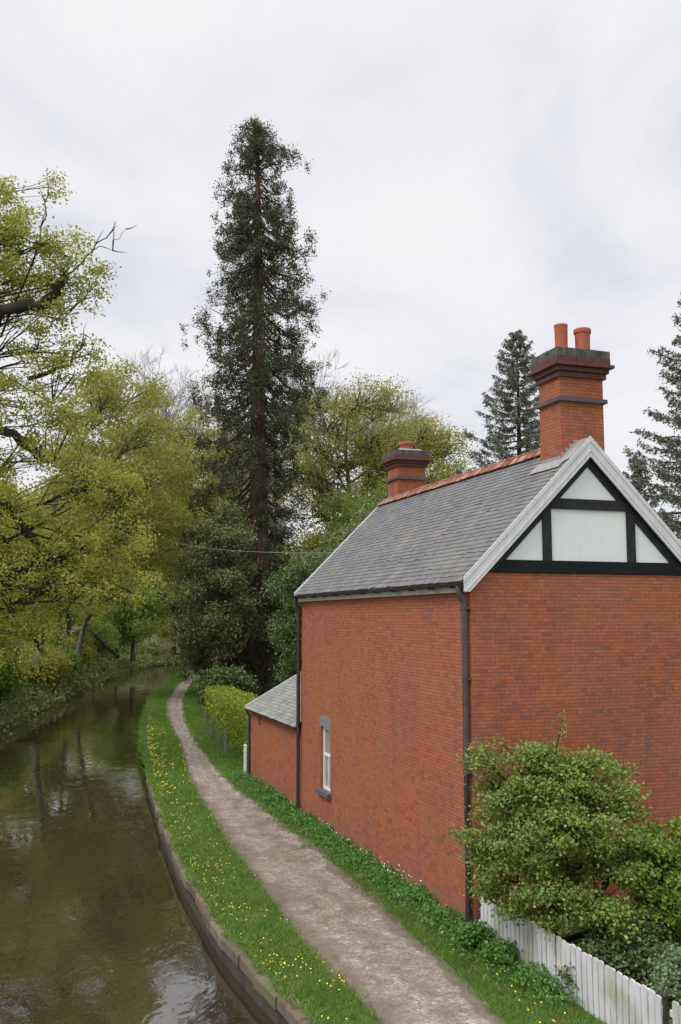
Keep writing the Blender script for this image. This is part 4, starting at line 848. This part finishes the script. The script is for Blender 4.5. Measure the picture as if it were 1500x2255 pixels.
# bare trees, fine twigs only
def bare_tree(label, base, H, spread, seed, name='birch_tree', group='bare trees'):
    rg = np.random.default_rng(seed); root = thing(name, label, 'tree', base, 0, group); g = Geo(); segs = [0]
    def grow(p, d, L_, r, lv):
        if lv == 0 or segs[0] > 14000: return
        segs[0] += 1; e_ = p + d * L_; q = curvepts(p, e_, 4, rg, 0, .05); g.tube(q, np.linspace(r, r * .6, 4), 4 if lv > 4 else 3, cap=False)
        for _ in range(3 if lv > 3 else 4):
            dd = unit(d + rg.normal(size=3) * spread + np.array([0, 0, .10])); grow(q[-1] if rg.random() < .7 else q[2], dd, L_ * rg.uniform(.62, .86), r * .62, lv - 1)
    g.tube(curvepts((0, 0, -.3), (0, 0, H * .52), 6, rg, 0, .01), np.linspace(.28, .16, 6), 8)
    for k_ in range(6): grow(np.array([0, 0, H * (.34 + .035 * k_)]), unit(np.array([math.cos(k_ * 2.1) * .65, math.sin(k_ * 2.1) * .65, 1.0])), H * .155, .19, 7)
    g.build('trunk', M['twig'], root, smooth=True); return root
bare_tree('bare twiggy tree with a round grey crown, left of the giant conifer', (-20.6, 124, 1.5), 37.0, .46, 91)
bare_tree('bare grey tree whose twigs show right of the giant conifer, above the spreading tree', (-.6, 96, 0), 31.5, .40, 92)

# forsythia, shrubs and undergrowth of the far bank
def shrub(name, label, cat, x, y, z, H, R, lm, seed, n=90, per=60, lsz=.12, cr=.2, nb=9, group=None, up=.5, bark=None, **k):
    rg = np.random.default_rng(seed); return build_tree(name, label, cat, group, (x, y, z), H, .05 + .02 * R, dome(R, .15, H, nb, rg, .42), n, per, cr, lsz, lm, bark or M['darkbark'], seed, twigk=.35, up=up, shell=.6, **k)
shrub('forsythia_shrub', 'small bright yellow bush at the end of the canal', 'shrub', -17.6, 113, 1.2, 3.2, 1.7, M['yellowleaf'], 101, 80, 50, .16, .3)
SG = 'shrubs on the far bank'
for i_, (x, y, H, R_, lm, lb) in enumerate([
    (-23.6, 103, 5.0, 3.0, 'midleaf', 'tall leafy shrub on the outside of the canal bend'), (-20.5, 121, 5.5, 3.4, 'oliveleaf', 'olive shrub beyond the canal bend, behind the yellow bush'), (-13.0, 131, 5.5, 3.6, 'midleaf', 'green shrub beyond the canal bend, right of the yellow bush'),
    (-18.3, 44.0, 1.5, 1.5, 'grassgreen', 'low fresh green bush at the waterline under the oak'), (-20.9, 69.5, 2.0, 1.7, 'oakleaf', 'low yellowish bush at the waterline beside the brown log'), (-21.6, 75.0, 1.7, 1.5, 'grassgreen', 'low bright bush at the waterline half way to the bend'), (-23.0, 84.5, 2.4, 1.9, 'oliveleaf', 'low brown green bush at the waterline close to the bend'),
    (-17.8, 39.5, 3.0, 2.0, 'midleaf', 'green shrub nearest the left edge above the far bank'), (-19.2, 48.5, 3.6, 2.4, 'oakleaf', 'yellow green shrub beneath the gold tree at left'),
    (-18.7, 53.6, 1.9, 1.6, 'grassgreen', 'bright green shrub low on the far bank, nearest the water'), (-20.4, 58.0, 3.2, 2.2, 'midleaf', 'round green shrub half way along the far bank'),
    (-20.6, 64.5, 2.6, 2.0, 'oliveleaf', 'olive shrub on the bank below the rounded gold tree'), (-22.6, 71, 3.4, 2.4, 'midleaf', 'large green shrub below the olive brown tree'),
    (-23.6, 79, 3.0, 2.2, 'bramble', 'brownish shrub on the bank before the bend'), (-23.2, 92, 3.4, 2.4, 'midleaf', 'leafy shrub at the start of the canal bend'),
    (-25.0, 66, 6.0, 3.2, 'oakleaf', 'tall yellow green shrub standing back from the far bank'), (-26.5, 76, 7.0, 3.6, 'oliveleaf', 'tall olive thicket standing back from the far bank'),
    (-27.5, 90, 8.0, 4.0, 'midleaf', 'tall green thicket behind the canal bend'), (-23.0, 44, 6.5, 3.4, 'oliveleaf', 'tall thicket behind the foot of the leaning oak')]):
    if lm == 'grassgreen': lm = 'shrub2'
    shrub('bank_shrub', lb, 'shrub', x, y, max(.5, min(3.4, (-x - interp(LB, np.array([y]))[0] * -1) * .35)) if 0 else .9 + (R_ > 2.1) * .5, H, R_, M[lm], 110 + i_, 110 + int(30 * R_), 60, .15, .26, 10, SG)
# leaning dead trunks by the water
for i_, (p0, p1, r_, lb) in enumerate([((-21.6, 64, 1.6), (-18.6, 61.0, -.2), .20, 'bare brown log sloping down the far bank to the water'), ((-24, 92, 4.5), (-20.0, 88, 1.8), .26, 'dark fallen trunk leaning on the bank before the bend')]):
    rg = np.random.default_rng(i_); g = Geo(); q = curvepts((0, 0, 0), np.array(p1) - np.array(p0), 8, rg, 0, .02); g.tube(q, np.linspace(r_, r_ * .6, 8), 9)
    for _ in range(5): a_ = q[rg.integers(2, 7)]; g.tube(curvepts(a_, a_ + unit(rg.normal(size=3)) * 1.2, 4, rg, 0, .1), np.linspace(.06, .015, 4), 5)
    o = g.build('fallen_trunk', M['darkbark']); o.location = p0; tag(o, lb, 'log', 'fallen trunks on the far bank')
# brambles and ground cover, nobody could count them
rg = np.random.default_rng(77); Lb = dense(LB, .3); sel = Lb[(Lb[:, 1] > 26)]; tgl = unit(np.gradient(sel, axis=0)); nml = np.stack([tgl[:, 1], -tgl[:, 0]], 1)
g, g2 = Geo(), Geo(); idx = rg.integers(0, len(sel), 2300); d_ = rg.uniform(-4.5, .75, 2300); c2 = sel[idx] + nml[idx] * d_[:, None]
zz = np.interp(d_, [-9, -4, -1.5, -.15, .8], [2.9, 1.5, .45, .0, -.18]) + rg.uniform(.05, .8, 2300) * np.interp(d_, [-4.5, 0, .8], [1, .7, .25])
C = np.repeat(np.column_stack([c2, zz]), 34, 0); C = C + rg.normal(size=C.shape) * [.28, .28, .17]; C[:, 2] = np.maximum(C[:, 2], -.36)
leaves(g, C, .12 + .0010 * C[:, 1], rg, .6)
tag(g.build('bramble_thicket', M['bramble']), 'tangle of brambles and ivy overhanging the water along the far bank', 'brambles', kind='stuff')
for i in range(1400):
    k_ = rg.integers(0, len(sel)); d0 = rg.uniform(-4, .1); p = np.array([*(sel[k_] + nml[k_] * d0), np.interp(d0, [-4, -1.5, 0], [1.4, .4, -.1])]); e_ = p + np.array([rg.normal() * .7 + .6, rg.normal() * .7, rg.uniform(.1, 1.4)])
    g2.tube(curvepts(p, e_, 4, rg, .15, .08), np.linspace(.018, .006, 4), 3, cap=False)
tag(g2.build('bare_stems', M['bark']), 'bare brown stems and dead twigs standing along the far bank', 'undergrowth', kind='stuff')
# distant wood
g = Geo(); gt = Geo(); rg = np.random.default_rng(88)
for i in range(150):
    a = rg.uniform(0, 1); x = -95 + 118 * a; y = 150 + rg.uniform(-8, 30) + (x + 20) ** 2 * .004 - (x < -45) * (-45 - x) * 1.3; H = rg.uniform(13, 20) if x < 5 else rg.uniform(9, 14)
    gt.tube([(x, y, -1), (x + rg.normal() * .6, y, H * .8)], [.35, .1], 5, cap=False); C = np.array([x, y, H * .6]) + unit(rg.normal(size=(420, 3))) * rg.uniform(.5, 1, (420, 1)) * [4.4, 4.4, H * .42]; leaves(g, C, .9, rg, .3)
for i in range(70):     # wood behind the far bank on the left
    y = rg.uniform(36, 120); x = -31 - rg.uniform(0, 22); H = rg.uniform(14, 18); gt.tube([(x, y, 2), (x, y, H * .8)], [.3, .1], 5, cap=False)
    C = np.array([x, y, H * .58 + 2]) + unit(rg.normal(size=(520, 3))) * rg.uniform(.4, 1, (520, 1)) * [4.0, 4.0, H * .42]; leaves(g, C, .55, rg, .3)
tag(g.build('distant_wood', M['oliveleaf']), 'far off mass of budding woodland behind the trees', 'wood', kind='stuff'); tag(gt.build('distant_trunks', M['bark']), 'trunks of the far off woodland', 'wood', kind='stuff')

# privet hedge along the towpath
def hedge():
    rg = np.random.default_rng(12); o = thing('privet_hedge', 'clipped yellow green hedge running from the outbuilding along the towpath', 'hedge', (0, 0, 0)); g, gs = Geo(), Geo(); H_ = np.array(HEDGE)
    n = 26000; t_ = rg.uniform(0, 1, n) ** 1.2; y = 33.4 + t_ * 36; x0 = np.interp(y, H_[:, 1], H_[:, 0]) + .35; h = np.interp(y, [33, 45, 60, 70], [2.0, 1.65, 1.05, .6]); wdt = 1.6
    f = rg.integers(0, 5, n); u1, u2 = rg.uniform(0, 1, n), rg.uniform(0, 1, n)
    bu = .10 * np.sin(y * 1.9) + .07 * np.sin(y * 4.3)
    x = np.where(f < 2, x0 + bu * .6 + rg.normal(0, .07, n) + (u2 * .15), np.where(f == 4, x0 + wdt, x0 + u2 * wdt)); z = np.where(f < 2, u2 ** .75 * h, np.where(f == 4, u2 * h, h + rg.normal(0, .06, n) + bu * .5 - .12 * (2 * u2 - 1) ** 4))
    leaves(g, np.column_stack([x, y, z]), .075 + .0022 * (y - 30), rg, .5); 
    for i in range(170): yy_ = 33.5 + 36 * rg.uniform(); xx = np.interp(yy_, H_[:, 1], H_[:, 0]) + .35 + rg.uniform(.1, wdt - .1); gs.tube([(xx, yy_, -.05), (xx + rg.normal() * .1, yy_ + rg.normal() * .1, 1.1)], .016, 4)
    # woody core keeps the hedge dense
    ys_ = np.arange(33.6, 69, .5); core = Geo(); xs_ = np.interp(ys_, H_[:, 1], H_[:, 0]) + .35; hs_ = np.interp(ys_, [33, 45, 60, 70], [1.85, 1.45, .9, .5])
    G_ = np.stack([np.column_stack([xs_ + a, ys_, hs_ * b_]) for a, b_ in ((.2, 0), (.2, .84), (.5, .92), (1.1, .92), (1.35, .84), (1.35, 0))], 1); n_, k_, _ = G_.shape; i = np.arange(n_ - 1)[:, None] * k_; j = np.arange(k_ - 1)[None]
    core.add(G_.reshape(-1, 3), np.stack([i + j, i + k_ + j, i + k_ + j + 1, i + j + 1], -1).reshape(-1, 4)); core.build('inner_growth', M['privet'], o)
    g.build('foliage', M['privet'], o)
hedge()
for i_, (x, y) in enumerate([(-4.35, 37.2), (-4.95, 39.9), (-5.6, 42.7), (-6.3, 45.9)]):
    p_ = thing('wooden_stake', ['weathered grey stake by the hedge, the nearest of four', 'weathered grey stake by the hedge, second from the house', 'weathered grey stake by the hedge, third from the house', 'weathered grey stake by the hedge, the furthest of four'][i_], 'stake', (x, y, 0), .2, 'stakes in front of the hedge')
    Geo().box(-.035, .035, -.035, .035, -.1, 1.0).build('shaft', M['stone'], p_); Geo().box(-.04, .04, -.04, .04, 1.0, 1.02).build('cap', M['stone'], p_)

# garden shrubs in front of the gable
def big_shrub():
    rg = np.random.default_rng(200); bl = [(-.15, 0, 2.55, .55), (.5, .2, 2.6, .5), (-.75, .1, 2.25, .45), (.95, .1, 2.1, .5), (-.55, -.5, 1.75, .55), (.2, -.7, 1.95, .55), (1.0, -.5, 1.6, .5), (1.45, .1, 1.35, .45), (-.85, -.3, 1.35, .36), (-.2, -.9, 1.15, .45), (.6, -.95, 1.2, .5),
      (1.35, -.7, .9, .45), (-.5, -.6, 1.0, .3), (.1, -.35, 2.3, .5), (-1.05, .0, 1.75, .35), (.15, .55, 2.0, .7), (-1.0, -.1, 1.05, .22), (1.6, -.2, .7, .4), (.5, .6, 1.2, .7), (-.85, .25, 2.75, .28), (-.35, -.1, 2.98, .25), (.95, .3, 2.55, .25)]
    def ex(g, gl, r):
        for (p, q) in (((.1, .1, 2.4), (.22, .05, 3.65)), ((.05, .1, 2.5), (-.8, .15, 3.3)), ((.6, .2, 2.3), (.78, .2, 2.98))):
            P = curvepts(p, q, 6, r, 0, .03); g.tube(P, np.linspace(.018, .006, 6), 4); C = np.repeat(P[1:], 26, 0) + r.normal(size=(130, 3)) * [.075, .075, .09]; leaves(gl, C, .062, r, .4, .26)
    return build_tree('garden_shrub', 'large bushy evergreen shrub spilling over the white fence against the gable wall', 'shrub', 'shrubs in the front garden', (3.25, 15.35, 0), 2.4, .09, [(a, b_, c * (1.08 if c > 1.2 else 1), d) for a, b_, c, d in bl], 330, 190, .125, .054, M['shrub'], M['darkbark'], 201, twigk=.3, up=1.1, shell=.76, flat=.5, trunk_top=.75, extra=ex, sag=.02)
big_shrub()
def small_shrub(name, label, x, y, H, R_, lm, seed, n, per, lsz, cr, nb, group='shrubs in the front garden', flat=.6):
    rg = np.random.default_rng(seed); return build_tree(name, label, 'shrub', group, (x, y, 0), H, .05, dome(R_, .1, H, nb, rg, .42), n, per, cr, lsz, lm, M['darkbark'], seed, twigk=.25, up=.7, shell=.6, flat=flat, sag=.02)
small_shrub('garden_shrub', 'bright green shrub at the right edge below the gable wall', 5.25, 14.9, 2.5, 1.05, M['shrub2'], 210, 300, 85, .06, .10, 13)
small_shrub('garden_shrub', 'low dark bush between the two taller garden shrubs', 4.15, 14.2, .95, .7, M['darkleaf'], 211, 200, 80, .055, .09, 9)
small_shrub('garden_shrub', 'low silvery green bush behind the fence at the right edge', 4.55, 13.0, 1.0, .55, M['silver'], 212, 220, 80, .05, .08, 9)
small_shrub('garden_shrub', 'low dark green undergrowth bush close behind the middle of the fence', 3.55, 13.9, .58, .5, M['darkleaf'], 213, 130, 60, .05, .08, 8)
small_shrub('garden_shrub', 'small weedy plant with reddish stems at the foot of the corner downpipe', 2.12, 15.85, .42, .26, M['weed'], 214, 60, 40, .06, .06, 7, None)
small_shrub('garden_shrub', 'small leafy weed against the fence end beside the corner plant', 2.42, 15.2, .32, .24, M['weed'], 215, 46, 40, .06, .06, 6, None)
# garden ground cover
g = Geo(); rg = np.random.default_rng(9); n = 9000; v_ = rg.uniform(.2, 6, n); u_ = -rg.uniform(.2, 6.5, n); P = np.array([hw(a, b_, 0) for a, b_ in zip(v_, u_)]); P[:, 2] = rg.uniform(0, .22, n) * (1 + np.sin(P[:, 0] * 3) * .5); leaves(g, P, .07, rg, .8)
tag(g.build('garden_ground_cover', M['shrub2']), 'low leafy ground cover in the front garden behind the fence', 'ground cover', kind='stuff')
print('objects', len(bpy.data.objects))
